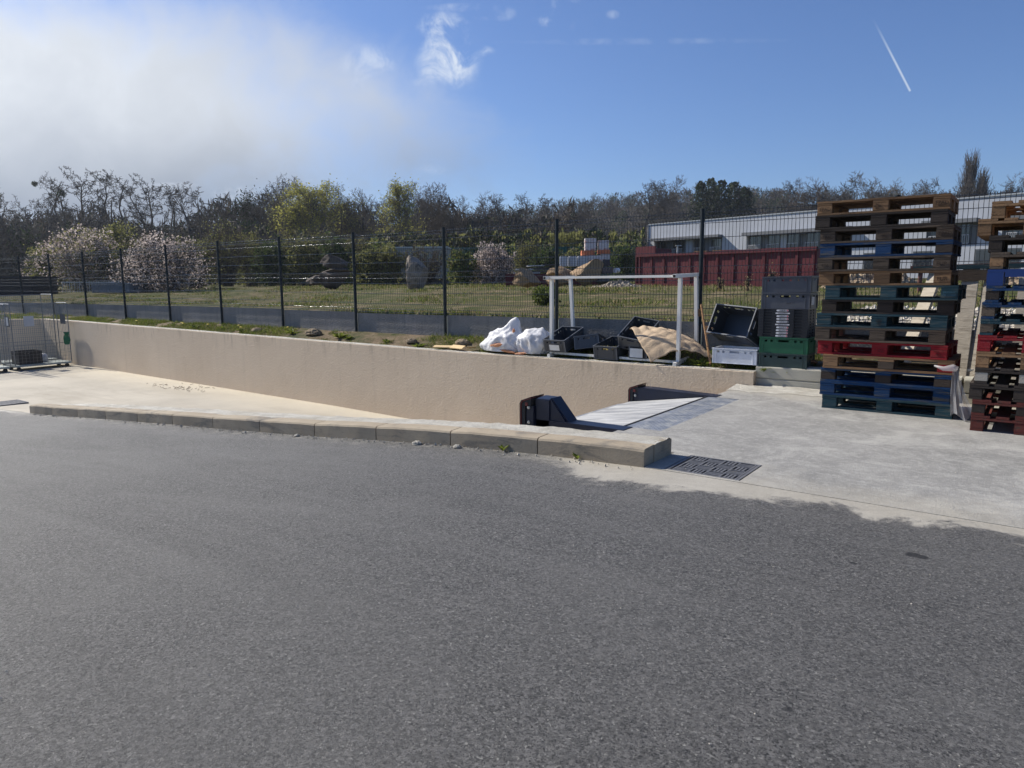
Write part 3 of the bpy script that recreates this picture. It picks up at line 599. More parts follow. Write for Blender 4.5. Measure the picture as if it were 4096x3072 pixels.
thicket('shrub_belt', 'dark shrub belt at the foot of the hill behind the stored goods', 1500, 2570, 74, 84, 26000, 3.5, 7.0, [lf_dark, twigm, lf_olive], [.5, .3, .2], 12, (.3, 1.1), .3)
# trunks visible in the wood
V, F = [], []; segs = []
for i in range(150):
    px = rng.uniform(-200, 2100); D = rng.uniform(86, 112); p = c2w((px-2048)/FPX*D, D, 1); h = rng.uniform(6, 11); segs.append((p, p+Vector((rng.normal()*.8, rng.normal()*.8, h)), .16, .06))
V, F = Tree.arr(segs, 5); tag(npmesh('trunk_mass', V, F, bark), 'countless dark trunks standing deep inside the wood', 'tree trunks', kind='stuff')
# shrubs
def shrub(name, label, group, px, D, w, h, leafs, seed, nst=26, tilt=.75, base=1.12, leafsz=.12, twig=barkl, shape=1.0):
    r = random.Random(seed); root = empty(name); p = far(px, 1140, D); root.location = (p.x, p.y, base); tag(root, label, 'shrub', group); segs = []; tips = []
    for i in range(nst):
        a = r.uniform(0, 6.28); lean = r.uniform(.05, tilt)
        d = Vector((math.cos(a)*lean, math.sin(a)*lean, 1)).normalized(); L = h*r.uniform(.65, 1.05)*(1-.25*lean*shape); q = Vector((math.cos(a)*.2*w*r.random(), math.sin(a)*.2*w*r.random(), 0)); d.x *= w/h*1.2; d.y *= w/h*1.2; rad = .035
        for k in range(6):
            d2 = (d.normalized()+Vector((r.gauss(0, .12), r.gauss(0, .12), r.gauss(0, .08)))); q2 = q+d2*(L/6); segs.append((q, q2, rad, rad*.75)); rad *= .75
            if k >= 0:
                for c in range(5):
                    b = (d2+Vector((r.gauss(0, .6), r.gauss(0, .6), r.gauss(.1, .5)))).normalized(); e = q.lerp(q2, r.random()); f = e+b*r.uniform(.25, .6)*h*.28; segs.append((e, f, .012, .008)); tips += [e.lerp(f, t) for t in (.2, .4, .6, .8, 1)]
            q = q2
        tips.append(q)
    V, F = Tree.arr(segs, 3); npmesh('branches', V, F, twig, root)
    g = np.random.default_rng(seed); T = np.array([tuple(t) for t in tips]); Vs = []; Fs = []; Mi = []; k = 0; ms = []
    for j, (m_, n) in enumerate(leafs):
        C = T[g.integers(0, len(T), n)]+g.normal(size=(n, 3))*.07
        if name != 'dry_stalk' and w > 1: nd = int(n*.42); a_ = g.uniform(0, 6.28, nd); t_ = g.uniform(0, 1, nd)**.75; rr_ = np.sqrt(1-t_**2.2)*w*.62*(.72+.28*g.random(nd))*(1+.22*np.sin(a_*3+seed)+.16*np.sin(a_*7+t_*5)); C[:nd] = np.stack([rr_*np.cos(a_), rr_*np.sin(a_), t_*h*.86*(1+.1*np.sin(a_*3+seed))], 1)+g.normal(size=(nd, 3))*.06
        q, f = quads(C, g.uniform(leafsz*.6, leafsz*1.4, n), .8, 0, g); Vs.append(q); Fs.append(f+k); k += len(q); Mi += [j]*n; ms.append(m_)
    npmesh('foliage', np.concatenate(Vs), np.concatenate(Fs), ms, root, mi=Mi); return root
shrub('blossom_shrub', 'wide dome of pale pink blossom shrub at the left, before the dark wood', 'blossoming shrubs', 355, 42, 4.2, 4.0, [(blossom, 11000), (lf_olive, 5000)], 51, 46, leafsz=.10, base=.8)
shrub('olive_shrub', 'dull olive shrub at the left flank of the blossoming dome', 'olive shrubs', 215, 44, 2.0, 2.7, [(lf_olive, 5000), (lf_dark, 1500)], 52)
shrub('olive_shrub', 'olive green shrub joined to the right side of the blossoming dome', 'olive shrubs', 470, 43, 1.7, 3.9, [(lf_olive, 6000)], 53)
shrub('blossom_shrub', 'ragged blackthorn with long arching sprays of grey white blossom', 'blossoming shrubs', 650, 36, 3.6, 3.2, [(blossom, 7000), (lf_brown, 2500)], 54, 40, 1.4, twig=bark, leafsz=.085, base=.85)
shrub('blossom_shrub', 'small rounded bush covered in white blossom right of the pale green shed', 'blossoming shrubs', 1965, 40, 2.1, 2.6, [(blossom, 6500), (lf_brown, 1200)], 55, 30, twig=bark, leafsz=.085, base=.95)
shrub('olive_shrub', 'green bush beside the small white blossoming bush', 'olive shrubs', 1850, 39, 1.4, 1.9, [(lf_green, 2600), (lf_olive, 1800)], 56)
shrub('bare_shrub', 'tall fan shaped brown shrub between the blackthorn and the leafing tree', 'bare shrubs', 905, 48, 2.5, 4.6, [(lf_olive, 1700), (lf_brown, 1500)], 57, 46, .9, leafsz=.09, twig=twigm)
shrub('bare_shrub', 'thin brown shrub standing behind the ragged blackthorn', 'bare shrubs', 800, 50, 2.1, 3.4, [(lf_olive, 2200)], 58, 34, .8, twig=twigm)
for i, (px, D, w, h, lab) in enumerate([(1090, 46, 1.8, 3.0, 'dark green bush left of the stacked boulders'), (1230, 45, 1.8, 3.1, 'bushy sapling growth behind the stacked boulders'), (1350, 44, 1.4, 3.2, 'upright leafing saplings right of the stacked boulders'), (1480, 42, 1.6, 2.3, 'low green bush between stacked boulders and pale shed'), (2180, 50, 1.7, 2.7, 'olive sapling clump behind the boards on the low red container'), (2290, 52, 1.5, 2.5, 'light green bush above the white tanks'), (2490, 50, 1.5, 2.6, 'green bush between the bagged goods and the big red skip')]):
    shrub('green_shrub', lab, 'green bushes along the field', px, D, w, h, [(lf_green if i % 2 == 0 else lf_olive, 3600), (lf_dark, 1500)], 70+i, 24, .6, leafsz=.11)
shrub('bare_shrub', 'thin bare brown saplings before the pale shed', 'bare shrubs', 1700, 41, 2.4, 2.5, [(lf_brown, 900), (lf_olive, 500)], 61, 40, .7, twig=twigm, leafsz=.07)
shrub('green_shrub', 'leafing bush at the left corner of the pale shed', 'green bushes along the field', 1560, 42, 1.6, 2.4, [(lf_olive, 3000)], 62, 26, .7)
for i, (px, D, w, h, lab) in enumerate([(545, 41, 2.2, 2.9, 'yellow green bush squeezed between the two big blossom shrubs'), (775, 40, 2.2, 2.7, 'yellow green bush touching the right side of the ragged blackthorn'), (1010, 50, 2.6, 3.9, 'tall yellow green sapling clump right of the fan shaped brown shrub'), (1160, 50, 2.4, 3.7, 'pale green sapling clump left behind the stacked boulders'), (1290, 51, 2.4, 4.0, 'pale green sapling clump straight behind the stacked boulders'), (1425, 50, 2.2, 3.4, 'pale green sapling clump right behind the stacked boulders'), (2110, 52, 2.0, 3.2, 'yellow green saplings between the white bush and the goods')]):
    shrub('sapling_clump', lab, 'yellow green saplings along the field', px, D, w, h, [(lf_olive, 3800), (lf_brown, 900)], 170+i, 34, .45, leafsz=.09, twig=twigm)
# evergreens on the crest
def evergreen(px, ytop, D, w, label):
    root = empty('evergreen_tree'); base = hill_z(px, D)-.5; p = far(px, 1100, D); root.location = (p.x, p.y, base); tag(root, label, 'tree', 'evergreens on the hill crest'); H = far(px, ytop, D).z-base
    MB().tube([(0, 0, 0), (.1, 0, H*.5), (0, 0, H*.95)], [.22, .14, .04], 6).build('trunk', bark, root); g = np.random.default_rng(int(px)); n = 2600
    t = g.random(n); a = g.uniform(0, 6.28, n); rad = w*1.35*np.minimum(1, (1.02-t)*1.9)**.6*(.35+.65*g.random(n))*(1+.28*np.sin(a*3+t*11+px)+.15*np.sin(t*31+a)); C = np.stack([rad*np.cos(a), rad*np.sin(a), H*(.06+.94*t)], 1)
    q, f = quads(C, g.uniform(.3, .8, n), .5, .3, g); npmesh('crown', q, f, lf_dark, root)
for px, y, D, w, lab in [(1508, 392, 150, 2.2, 'dark evergreen with thin top at the left of the evergreen group on the crest'), (1530, 386, 152, 3.0, 'pointed dark evergreen second in the crest group'), (1552, 390, 150, 2.8, 'dense dark evergreen in the middle of the crest group'), (1580, 394, 152, 3.0, 'rounded dark evergreen towards the right of the crest group'), (1603, 404, 150, 2.4, 'lowest dark evergreen ending the crest group on the right')]:
    evergreen(px*K, y*K, D, w, lab)
def poplar(px, ytop, D, w, label, seed):
    root = empty('poplar_tree'); base = hill_z(px, D)-.4; p = far(px, 1100, D); root.location = (p.x, p.y, base); tag(root, label, 'tree', 'narrow poplars'); H = far(px, ytop, D).z-base; r = random.Random(seed); segs = []
    MB().tube([(0, 0, 0), (.05, 0, H*.5), (0, 0, H*.97)], [.25, .14, .03], 6).build('trunk', bark, root)
    for i in range(330):
        t = r.uniform(.08, .9); a = r.uniform(0, 6.28); q = Vector((0, 0, H*t)); d = Vector((math.cos(a)*.42, math.sin(a)*.42, 1.2)).normalized(); L = w*2.1*(1-t*.72)*r.uniform(.6, 1.1)
        for k in range(5):
            q2 = q+d*L/5; segs.append((q, q2, .04, .025)); d = (d+Vector((r.gauss(0, .1), r.gauss(0, .1), .28))).normalized()
            for c in range(2): segs.append((q2, q2+(d+Vector((r.gauss(0, .3), r.gauss(0, .3), .3))).normalized()*L*.25, .022, .014))
            q = q2
    V, F = Tree.arr(segs, 3); npmesh('crown', V, F, barkl, root)
poplar(2078*K, 350*K, 120, 4.4, 'tall narrow bare poplar rising above the right skyline', 5); poplar(2106*K, 374*K, 122, 3.4, 'shorter narrow poplar to the right of the tall one', 6)
# mistletoe / nests
for i, (x, y) in enumerate([(66, 404), (133, 419)]):
    p = far(x*K, y*K, 86); g = np.random.default_rng(90+i); n = 260; c = g.normal(size=(n, 3)); c /= np.linalg.norm(c, axis=1)[:, None]; c *= (g.random(n)**.4)[:, None]*(.32 if i == 0 else .5)
    best = None
    for tr in [t_ for t_ in COL.objects if t_.get('label', '').startswith('tall crooked')]:
        cr_ = [ch for ch in tr.children if ch.name.startswith('crown')][0]; mw = Matrix.Translation(tr.location) @ tr.rotation_euler.to_matrix().to_4x4() @ Matrix.Diagonal((*tr.scale, 1))
        for v in list(cr_.data.vertices)[::9]:
            wv = mw @ v.co; k2 = (wv-p).length
            if wv.z < p.z+.4 and (best is None or k2 < best[0]): best = (k2, wv)
    p = best[1]
    q, f = quads(c, .22, .25, 0, g); o = npmesh('mistletoe_ball', q, f, lf_dark); o.location = p; tag(o, ['small dark ball of mistletoe high in the second tree from the left', 'larger dark ball of mistletoe on a trunk below the other one'][i], 'mistletoe', 'mistletoe balls in the bare trees')
# ---------------------------------------------------------------- grass
def blades(P, h, w, r=rng, lean=.5):
    n = len(P); a = r.uniform(0, 6.28, n); dx = np.stack([np.cos(a), np.sin(a), np.zeros(n)], 1); l = r.normal(size=(n, 3))*lean; l[:, 2] = 1; l /= np.linalg.norm(l, axis=1)[:, None]
    h = (h*np.ones(n))[:, None]; w = (w*np.ones(n))[:, None]; mid = P+l*h*.55; tip = P+l*h+np.stack([l[:, 0], l[:, 1], -.3*np.ones(n)], 1)*h*.35
    V = np.stack([P-dx*w/2, P+dx*w/2, mid+dx*w*.4, tip, mid-dx*w*.4], 1).reshape(-1, 3); o = np.arange(n)[:, None]*5
    F = np.concatenate([o+np.array([[0, 1, 2, 4]]), o+np.array([[4, 2, 3, 3]])]); return V, F
def blade_obj(name, P, h, w, mats, wts, label, seed, lean=.5, cat='grass'):
    g = np.random.default_rng(seed); n = len(P); a = g.uniform(0, 6.28, n); dx = np.stack([np.cos(a), np.sin(a), np.zeros(n)], 1)
    l = g.normal(size=(n, 3))*lean; l[:, 2] = 1; l /= np.linalg.norm(l, axis=1)[:, None]; h = (np.ones(n)*h)[:, None]; w = (np.ones(n)*w)[:, None]
    mid = P+l*h*.55; tip = P+l*h*.95+l*[1, 1, 0]*h*.4
    V = np.stack([P-dx*w/2, P+dx*w/2, mid+dx*w*.42, mid-dx*w*.42, tip], 1).reshape(-1, 3); o = np.arange(n)[:, None]*5
    T = np.concatenate([o+np.array([[0, 1, 2]]), o+np.array([[0, 2, 3]]), o+np.array([[3, 2, 4]])]); mi = g.choice(len(mats), n, p=wts); return tag(npmesh(name, V, T, mats, mi=np.concatenate([mi]*3)), label, cat, kind='stuff')
gr1 = leafmat('grass_green', (.065, .095, .018), (.12, .15, .03), .4); gr2 = leafmat('grass_dry', (.26, .20, .09), (.36, .29, .15), .3); gr3 = leafmat('grass_fresh', (.12, .16, .025), (.20, .23, .04), .45)
yel = mat('petal_yellow', (.75, .55, .02), (.8, .6, .03), 4, .6)
g = np.random.default_rng(4); n = 150000; u = g.uniform(-34, 12, n); v = 9.95+28*g.random(n)**1.5
den = np.array([nz3(a*.45, b*.45)+.5*nz3(a*1.7, b*1.7, 4) for a, b in zip(u, v)]); keep = den > .02+.42*g.random(n)-.12*(v > 20); u, v = u[keep], v[keep]; z = np.array([field_z(a, b) for a, b in zip(u, v)])
blade_obj('field_grass', np.stack([u, v, z-.01], 1), g.uniform(.03, .11, len(u))*(1+.015*v), .012+.0006*v, [gr1, gr2, gr3], [.36, .36, .28], 'patchy green and straw coloured grass over the field beyond the fence', 5)
n = 60000; u = g.uniform(-34, -2.2, n); v = g.uniform(9.22, 9.86, n); den = np.array([nz3(a*.9, b*1.5, 7)+.6*nz3(a*3.5, b*4, 2) for a, b in zip(u, v)])
thr = np.where((u > -13) & (u < -7.6), .12, np.where(u < -13, -.35, -.5)); keep = den > thr+.25*g.random(n); u, v = u[keep], v[keep]; z = np.array([stripz(a, b) for a, b in zip(u, v)])
hh = g.uniform(.03, .11, len(u))*np.where(u > -7.5, 1.15, 1)
blade_obj('bed_grass', np.stack([u, v, z-.01], 1), hh, .009, [gr1, gr2, gr3], [.42, .13, .45], 'green weeds and grass growing in the bed on top of the retaining wall', 6, .7)
n = 9000; u = g.uniform(-36, -23, n); v = g.uniform(3, 9.3, n); keep = v > 9.15+(u+24.8)*.86; u, v = u[keep], v[keep]; blade_obj('corner_grass', np.stack([u, v, .27+0*u], 1), g.uniform(.06, .2, len(u)), .02, [gr1, gr3], [.5, .5], 'grass on the bank behind the roll cages', 9)
# broad-leaved weeds on the bed
wd = 0
for (u, v, s) in [(-12.9, 9.5, 1.3), (-11.3, 9.45, 1.4), (-11.0, 9.4, .9), (-9.9, 9.4, .8), (-9.0, 9.32, 1.0), (-14.6, 9.4, .9), (-15.6, 9.5, .8), (-16.6, 9.4, 1.0), (-2.75, 9.22, 1.0), (-2.5, 9.25, .8), (-8.4, 9.35, .7), (-3.66, 9.3, 1.1)]:
    g2 = np.random.default_rng(int(abs(u)*100)); n = 60; a = g2.uniform(0, 6.28, n); P = np.stack([u+.05*s*np.cos(a), v+.05*s*np.sin(a), np.full(n, stripz(u, v))], 1); mb = MB()
    for i in range(26):
        a = g2.uniform(0, 6.28); L = g2.uniform(.08, .17)*s; w = L*.18; e = g2.uniform(.35, 1.2); c, sn = math.cos(a), math.sin(a); p = Vector((0, 0, 0)); m1 = Vector((c*L*.5, sn*L*.5, L*.5*e)); t = Vector((c*L, sn*L, L*.6*e)); w_ = Vector((-sn*w, c*w, 0))
        mb.add([p, m1+w_, t, m1-w_], [(0, 1, 2, 3)])
    o = mb.build('weed_plant', gr3); o.location = (u, v, stripz(u, v)-.01); wd += 1
    tag(o, 'leafy green weed in the wall top bed, %s from the left' % ords[min(11, sorted([-12.9, -11.3, -11.0, -9.9, -9.0, -14.6, -15.6, -16.6, -2.75, -2.5, -8.4, -3.66]).index(u))], 'weed', 'leafy weeds in the bed')
for i, (u, v) in enumerate([(-17.3, 9.45), (-17.15, 9.4), (-16.2, 9.5), (-14.9, 9.5), (-14.7, 9.42), (-13.2, 9.6), (-19.5, 9.4)]):
    o = MB().tube([(0, 0, 0), (.005, 0, .09)], .003, 4).add(*(lambda k: ([(math.cos(j*.785)*.028, math.sin(j*.785)*.028, .095+.008*(j % 2)) for j in range(8)]+[(0, 0, .11)], [(j, (j+1) % 8, 8) for j in range(8)]))(0), 1).build('dandelion', [gr1, yel]); o.location = (u, v, stripz(u, v)); tag(o, 'small yellow dandelion flower in the grass on the wall', 'flower', 'dandelions on the wall top')
for u, zz in [(-3.03, 0), (-2.8, 0)]: pass
for (u, v, s, lab) in [(-3.55, 4.66, .5, 'small yellow green weed at the foot of the kerb, left one'), (-2.82, 4.665, .45, 'small green weed at the foot of the kerb, right one')]:
    mb = MB(); r = random.Random(int(u*100))
    for i in range(9):
        a = r.uniform(0, 6.28); L = r.uniform(.06, .12)*s; w = L*.3; c, sn = math.cos(a), math.sin(a); mb.add([(0, 0, 0), (c*L*.5-sn*w, sn*L*.5+c*w, L*.7), (c*L, sn*L, L), (c*L*.5+sn*w, sn*L*.5-c*w, L*.7)], [(0, 1, 2, 3)])
    o = mb.build('weed_plant', gr3); o.location = (u, v, azs(u)); tag(o, lab, 'weed')
# ---------------------------------------------------------------- fence
post_m = mat('post_paint', (.010, .016, .020), (.014, .022, .027), 6, .5, spec=.25)
wire_m = mat('wire_paint', (.006, .009, .010), (.010, .013, .014), 6, .5, spec=.3)
glint_m = mat('wire_gloss', (.012, .015, .017), (.018, .022, .024), 6, .22, spec=1.0, coat=1.0, metal=.4)
fence = empty('mesh_fence', (-12, 9.87, .3)); tag(fence, 'dark green welded mesh fence with posts standing on grey concrete boards', 'fence')
FU = [3.42+.05-2.45*i+(-4.95+.0) for i in range(16)]; FU = [-1.48+2.45*2-2.45*i for i in range(18)]
def foff(o): o.location = (12, -9.87, -.3); return o
step = [.0, .0, .0, .0, -.01, -.02, .0, .02, .02, .01, 0, -.02, -.02, -.02, 0, 0, 0, 0]
for i, u in enumerate(FU):
    h = 2.35+step[i]; mb = MB(); mb.tube([(u, 9.87, -.1), (u, 9.87, h)], .030, 10)
    foff(mb.build('post', post_m, fence, smooth=False))
    mb = MB(); mb.tube([(u, 9.87, h), (u, 9.87, h+.015)], .033, 10); foff(mb.build('post_cap', post_m, fence))
wy = [0, .03, .13, .23, .43, .63, .73, .83, .93, 1.13, 1.33, 1.43, 1.50, 1.56]
HZ = [.03, .13, .23, .43, .63, .73, .83, 1.03, 1.23, 1.33, 1.43, 1.53]
def fold(z):
    for c in (.13, .73, 1.43):
        if abs(z-c) < .05: return .03*(1-abs(z-c)/.05)
    return 0
zs = [0, .08, .13, .18, .68, .73, .78, 1.38, 1.43, 1.48, 1.555]
for i in range(len(FU)-1):
    a, b = FU[i+1]+.045, FU[i]-.045; z0 = .78+step[i]; segs = []; n = 48
    for k in range(n+1):
        u = a+(b-a)*k/n
        for j in range(len(zs)-1): segs.append((Vector((u, 9.87-fold(zs[j]), z0+zs[j])), Vector((u, 9.87-fold(zs[j+1]), z0+zs[j+1])), .0031, .0031))
    for z in [.02, .08, .18, .38, .58, .68, .78, .98, 1.18, 1.38, 1.48, 1.53]: segs.append((Vector((a, 9.873-fold(z), z0+z)), Vector((b, 9.873-fold(z), z0+z)), .0040, .0040))
    V, F = Tree.arr(segs, 4); nh = len(segs); foff(npmesh('mesh_panel', V, F, [wire_m, glint_m], fence, mi=np.tile((np.arange(nh) >= nh-12).astype(int), 4)))
    mb = MB(); mb.box((a-.012, 9.885, .05), (b+.012, 9.925, .765+step[i])); foff(mb.build('base_board', GM['plinth'], fence))
# ---------------------------------------------------------------- long concrete barrier beside the pallets
beam = empty('concrete_barrier', (0, 9.15, 0)); tag(beam, 'pale concrete edge barrier with a groove, standing behind the pallet stacks', 'barrier')
for (a, b) in ((-2.87, -.62), (-.60, 1.7), (1.72, 4)):
    mb = MB(); mb.prism([(9.15, 0), (9.15, .105), (9.165, .115), (9.15, .125), (9.15, .255), (9.175, .28), (9.33, .285), (9.35, .26), (9.35, 0)], 'x', a, b); o = mb.build('barrier_section', mat('barrier_concrete', (.42, .40, .33), (.50, .48, .40), 2, .85, bump=.4, bscale=60, c3=(.28, .26, .2), s3=2.5, t3=(.55, .75)), beam, bevel=.004); o.location = (0, -9.15, 0)
# ---------------------------------------------------------------- dock leveller
navy = mat('navy_paint', (.004, .008, .024), (.007, .013, .036), 5, .38, bump=.05, bscale=30, c3=(.06, .07, .09), s3=9, t3=(.66, .80), spec=.5)
dust_steel = mat('dusty_steel', (.36, .36, .35), (.60, .60, .585), 1.6, .6, metal=.0, bump=.3, bscale=40, c3=(.19, .195, .21), s3=.9, t3=(.46, .66), stretch=(1.5, 9, 1))
tread = mat('tread_plate', (.15, .17, .20), (.27, .29, .33), 9, .4, metal=.15, c3=(.42, .42, .40), s3=7, t3=(.46, .66))
rubber = mat('black_rubber', (.010, .010, .011), (.022, .022, .023), 9, .6, bump=.2)
redp = mat('red_plate', (.10, .010, .009), (.14, .014, .012), 5, .5)
steel = mat('bright_steel', (.6, .6, .58), (.7, .7, .68), 5, .35, metal=.9)
lev = empty('dock_leveller', (-3.5, 7, -.1)); tag(lev, 'navy blue loading dock leveller with dusty white sloping plate and bumpers', 'dock leveller')
def loff(o): o.location = (3.5, -7, .1); return o
k = .148
mb = MB(); mb.prism([(-4.10, -.158-.0), (-3.07, -.004), (-3.07, -.03), (-4.10, -.19)], 'y', 5.955, 8.035); loff(mb.build('platform', dust_steel, lev))
mb = MB(); mb.prism([(-4.24, -.195), (-4.105, -.168), (-4.105, -.20), (-4.24, -.215)], 'y', 6.0, 8.0); loff(mb.build('lip', tread, lev))
mb = MB(); mb.prism([(-3.10, -.001), (-3.072, .003), (-3.072, -.02), (-3.10, -.02)], 'y', 5.96, 8.03); loff(mb.build('hinge', rubber, lev))
mb = MB(); mb.box((-3.062, 5.948, -.04), (-2.705, 8.052, -.002))
loff(mb.build('tread_strip', tread, lev))
mb = MB()                                   # raised pattern of the tread plate
for i in range(9):
    for j in range(66):
        u = -2.97+i*.029; v = 5.975+j*.0313; s = .0115; dx, dy = (s, s*.35) if (i+j) % 2 else (s*.35, -s)
        c = Vector((u, v, -.002)); t = Vector((dx, dy, 0)); w = Vector((-dy, dx, 0))*.35
        mb.add([c-t, c+w, c+t, c-w, c+Vector((0, 0, .0045))], [(0, 1, 4), (1, 2, 4), (2, 3, 4), (3, 0, 4)])
loff(mb.build('tread_pattern', tread, lev))
mb = MB(); mb.box((-3.96, 5.75, -.16), (-2.985, 5.94, .006)); loff(mb.build('side_beam', navy, lev, bevel=.004))
mb = MB(); mb.prism([(-3.99, -.30), (-3.99, .028), (-3.85, .03), (-2.97, .004), (-2.97, -.05), (-3.2, -.16)], 'y', 8.06, 8.25); loff(mb.build('side_beam', navy, lev, bevel=.004))
mb = MB(); mb.box((-3.965, 5.75, -.9), (-3.80, 5.94, .205)); mb.prism([(5.76, .207), (5.93, .207), (5.93, .222), (5.78, .214)], 'x', -3.96, -3.805); loff(mb.build('bumper_post', navy, lev, bevel=.004))
mb = MB(); mb.prism([(-3.799, .222), (-3.799, .0065), (-3.62, .0065)], 'y', 5.765, 5.78); mb.prism([(-3.80, .226), (-3.785, .226), (-3.595, .0075), (-3.625, .0075)], 'y', 5.782, 5.938); loff(mb.build('gusset', navy, lev))
for (v0, v1, zt, zb) in ((5.70, 5.93, .165, -.45), (8.06, 8.29, .0, -.55)):
    mb = MB(); mb.box((-4.06, v0+.02, zb), (-3.97, v1-.01, zt-.03)); loff(mb.build('bumper_bracket', navy, lev, bevel=.003))
    mb = MB(); mb.prism([(-4.113, zb), (-4.113, zt-.01), (-4.094, zt+.018), (-3.985, zt+.058), (-3.985, zt+.050), (-4.088, zt+.012), (-4.105, zt-.012), (-4.105, zb)], 'y', v0-.003, v1+.003); loff(mb.build('bumper_plate', redp, lev)); mb = MB(); mb.prism([(-4.103, zb), (-4.103, zt-.012), (-4.087, zt+.009), (-3.99, zt+.046), (-3.99, zt-.032), (-4.061, zt-.032), (-4.061, zb)], 'y', v0+.004, v1-.004); loff(mb.build('bumper_pad', rubber, lev))
    mb = MB(); mb.prism([(-4.125, zb), (-4.125, zt-.01), (-4.105, zt+.022), (-3.985, zt+.067), (-3.985, zt+.060), (-4.097, zt+.020), (-4.115, zt-.01), (-4.115, zb)], 'y', v0-.001, v1+.004); loff(mb.build('rubber_bumper', rubber, lev))
    mb = MB(); mb.box((-4.055, v0-.004, zt-.03), (-4.025, v0+.03, zt+.004)); loff(mb.build('red_block', redp, lev))
for (u, v, z) in ((-4.02, 5.715, .12), (-4.02, 5.715, -.03), (-4.03, 8.075, -.075)):
    mb = MB(); mb.tube([(u, v, z), (u, v-.008, z)], .016, 12); mb.tube([(u, v-.008, z), (u, v-.02, z)], .010, 6); loff(mb.build('bolt', steel, lev))
mb = MB(); mb.box((-3.06, 5.2, -1.1), (-3.045, 9.04, -.01)); loff(mb.build('pit_frame', GM['kerb'], lev))
# drain grates
iron = mat('cast_iron', (.12, .12, .125), (.20, .20, .205), 14, .5, metal=.3, bump=.2, c3=(.20, .185, .16), s3=9, t3=(.56, .72))
def grate(loc, label, rz=0):
    g_ = empty('drain_grate', loc, rz); tag(g_, label, 'drain grate', 'cast iron drain grates')
    mb = MB(); s = .25
    for a, b in (((-s-.02, -s-.0, -.03), (s+.02, -s+.018, -.001)), ((-s-.02, s-.018, -.03), (s+.02, s, -.001)), ((-s-.02, -s+.019, -.03), (-s, s-.019, -.001)), ((s, -s+.019, -.03), (s+.02, s-.019, -.001))): mb.box(a, b)
    mb.build('frame', iron, g_)
    mb = MB(); n = 4; c = .462/n
    for i in range(n):
        for j in range(n):
            x0, y0 = -.231+i*c, -.231+j*c
            mb.box((x0, y0, -.028), (x0+c, y0+.012, -.003)); mb.box((x0, y0+.0122, -.028), (x0+.012, y0+c-.0002, -.003))
            for q in range(3):
                o_ = .012+(c-.012)*(q+1)/4
                if (i+j) % 2: mb.box((x0+o_-.0075, y0+.0125, -.026), (x0+o_+.0075, y0+c-.0005, -.004))
                else: mb.box((x0+.0125, y0+o_-.0075, -.026), (x0+c-.0005, y0+o_+.0075, -.004))
    mb.box((-.231, .231, -.028), (.231, .243, -.003)); mb.box((.2312, -.231, -.028), (.243, .231, -.003)); mb.build('bars', iron, g_); return g_
grate((-1.84, 4.985, .002), 'square cast iron drain grate in the apron beside the kerb end')
grate((-15.9, 5.1, lanez(-15.9, 5.1)+.035), 'small looking distant drain grate left of the far kerb end', .0)
# ---------------------------------------------------------------- pallets
def woodm(name, a, b, c, r=.25): return mat(name, a, b, 5, .85, bump=.5, bscale=30, c3=c, s3=5, t3=(.50, .62), stretch=(.6, 3, 6), rnd=r, spec=.25)
w_nat = woodm('wood_natural', (.24, .135, .065), (.33, .195, .10), (.13, .072, .038)); w_old = woodm('wood_weathered', (.095, .068, .048), (.145, .108, .078), (.05, .037, .027)); w_drk = woodm('wood_dark', (.036, .028, .023), (.060, .046, .037), (.04, .03, .024))
w_gry = woodm('wood_grey', (.40, .355, .29), (.50, .45, .375), (.26, .225, .18), .1); p_blue = woodm('paint_blue', (.006, .034, .10), (.010, .055, .14), (.09, .085, .075), .12)
p_teal = woodm('paint_teal', (.012, .040, .055), (.022, .068, .085), (.075, .085, .08), .12); p_red = woodm('paint_red', (.24, .012, .018), (.31, .018, .024), (.20, .03, .03), .08); p_brick = woodm('paint_brick', (.12, .030, .024), (.17, .045, .034), (.08, .045, .035), .1)
stampm = mat('stamp_ink', (.03, .018, .012), (.05, .03, .02), 30, .9); stampr = mat('stamp_dark_red', (.05, .008, .008), None, 30, .9); stampb = mat('stamp_faded_blue', (.05, .14, .2), None, 30, .9)
def pallet(kind='long'):
    root = empty('pallet')
    L, Wd = 1.2, .8; x0 = -L/2; mb = MB()
    def sag(): return 0
    mbd = MB(); y = 0
    for (y, w) in ((0, .145), (.1875, .10), (.3275, .145), (.5125, .10), (.655, .145)): mbd.box((x0, y, .1225), (x0+L, y+w, .144))
    D = mbd.build('deck_boards', w_old, root, bevel=.002)
    mbs = MB()
    for x in (0, .5275, 1.055): mbs.box((x0+x, 0.001, .1), (x0+x+.145, Wd-.001, .122))
    St = mbs.build('cross_boards', w_old, root, bevel=.002)
    for (y, w) in ((0, .10), (.3275, .145), (.70, .10)):
        r_ = MB().box((x0, y, 0), (x0+L, y+w, .0215)).build('bottom_board', w_old, root, bevel=.002)
    for (y, w) in ((.001, .10), (.3275, .145), (.699, .10)):
        for x in (.002, .5275, 1.053): MB().box((x0+x, y, .022), (x0+x+.145, y+w, .0998)).build('block', w_old, root, bevel=.004)
    return root
PAL = pallet()
def place_pallet(i, first, loc, rz, tilt, m, mblock=None, label=''):
    o = PAL if first else copy_tree(PAL); o.location = loc; o.rotation_euler = (tilt[0], tilt[1], rz); tag(o, label, 'pallet', None)
    bi = 0
    for ch in sorted(o.children, key=lambda c: c.name):
        mm = m
        if ch.name.startswith('block'):
            if mblock: mm = mblock[bi % len(mblock)] if isinstance(mblock, (list, tuple)) else mblock
            bi += 1
        ch.material_slots[0].link = 'OBJECT'; ch.material_slots[0].material = mm
    return o
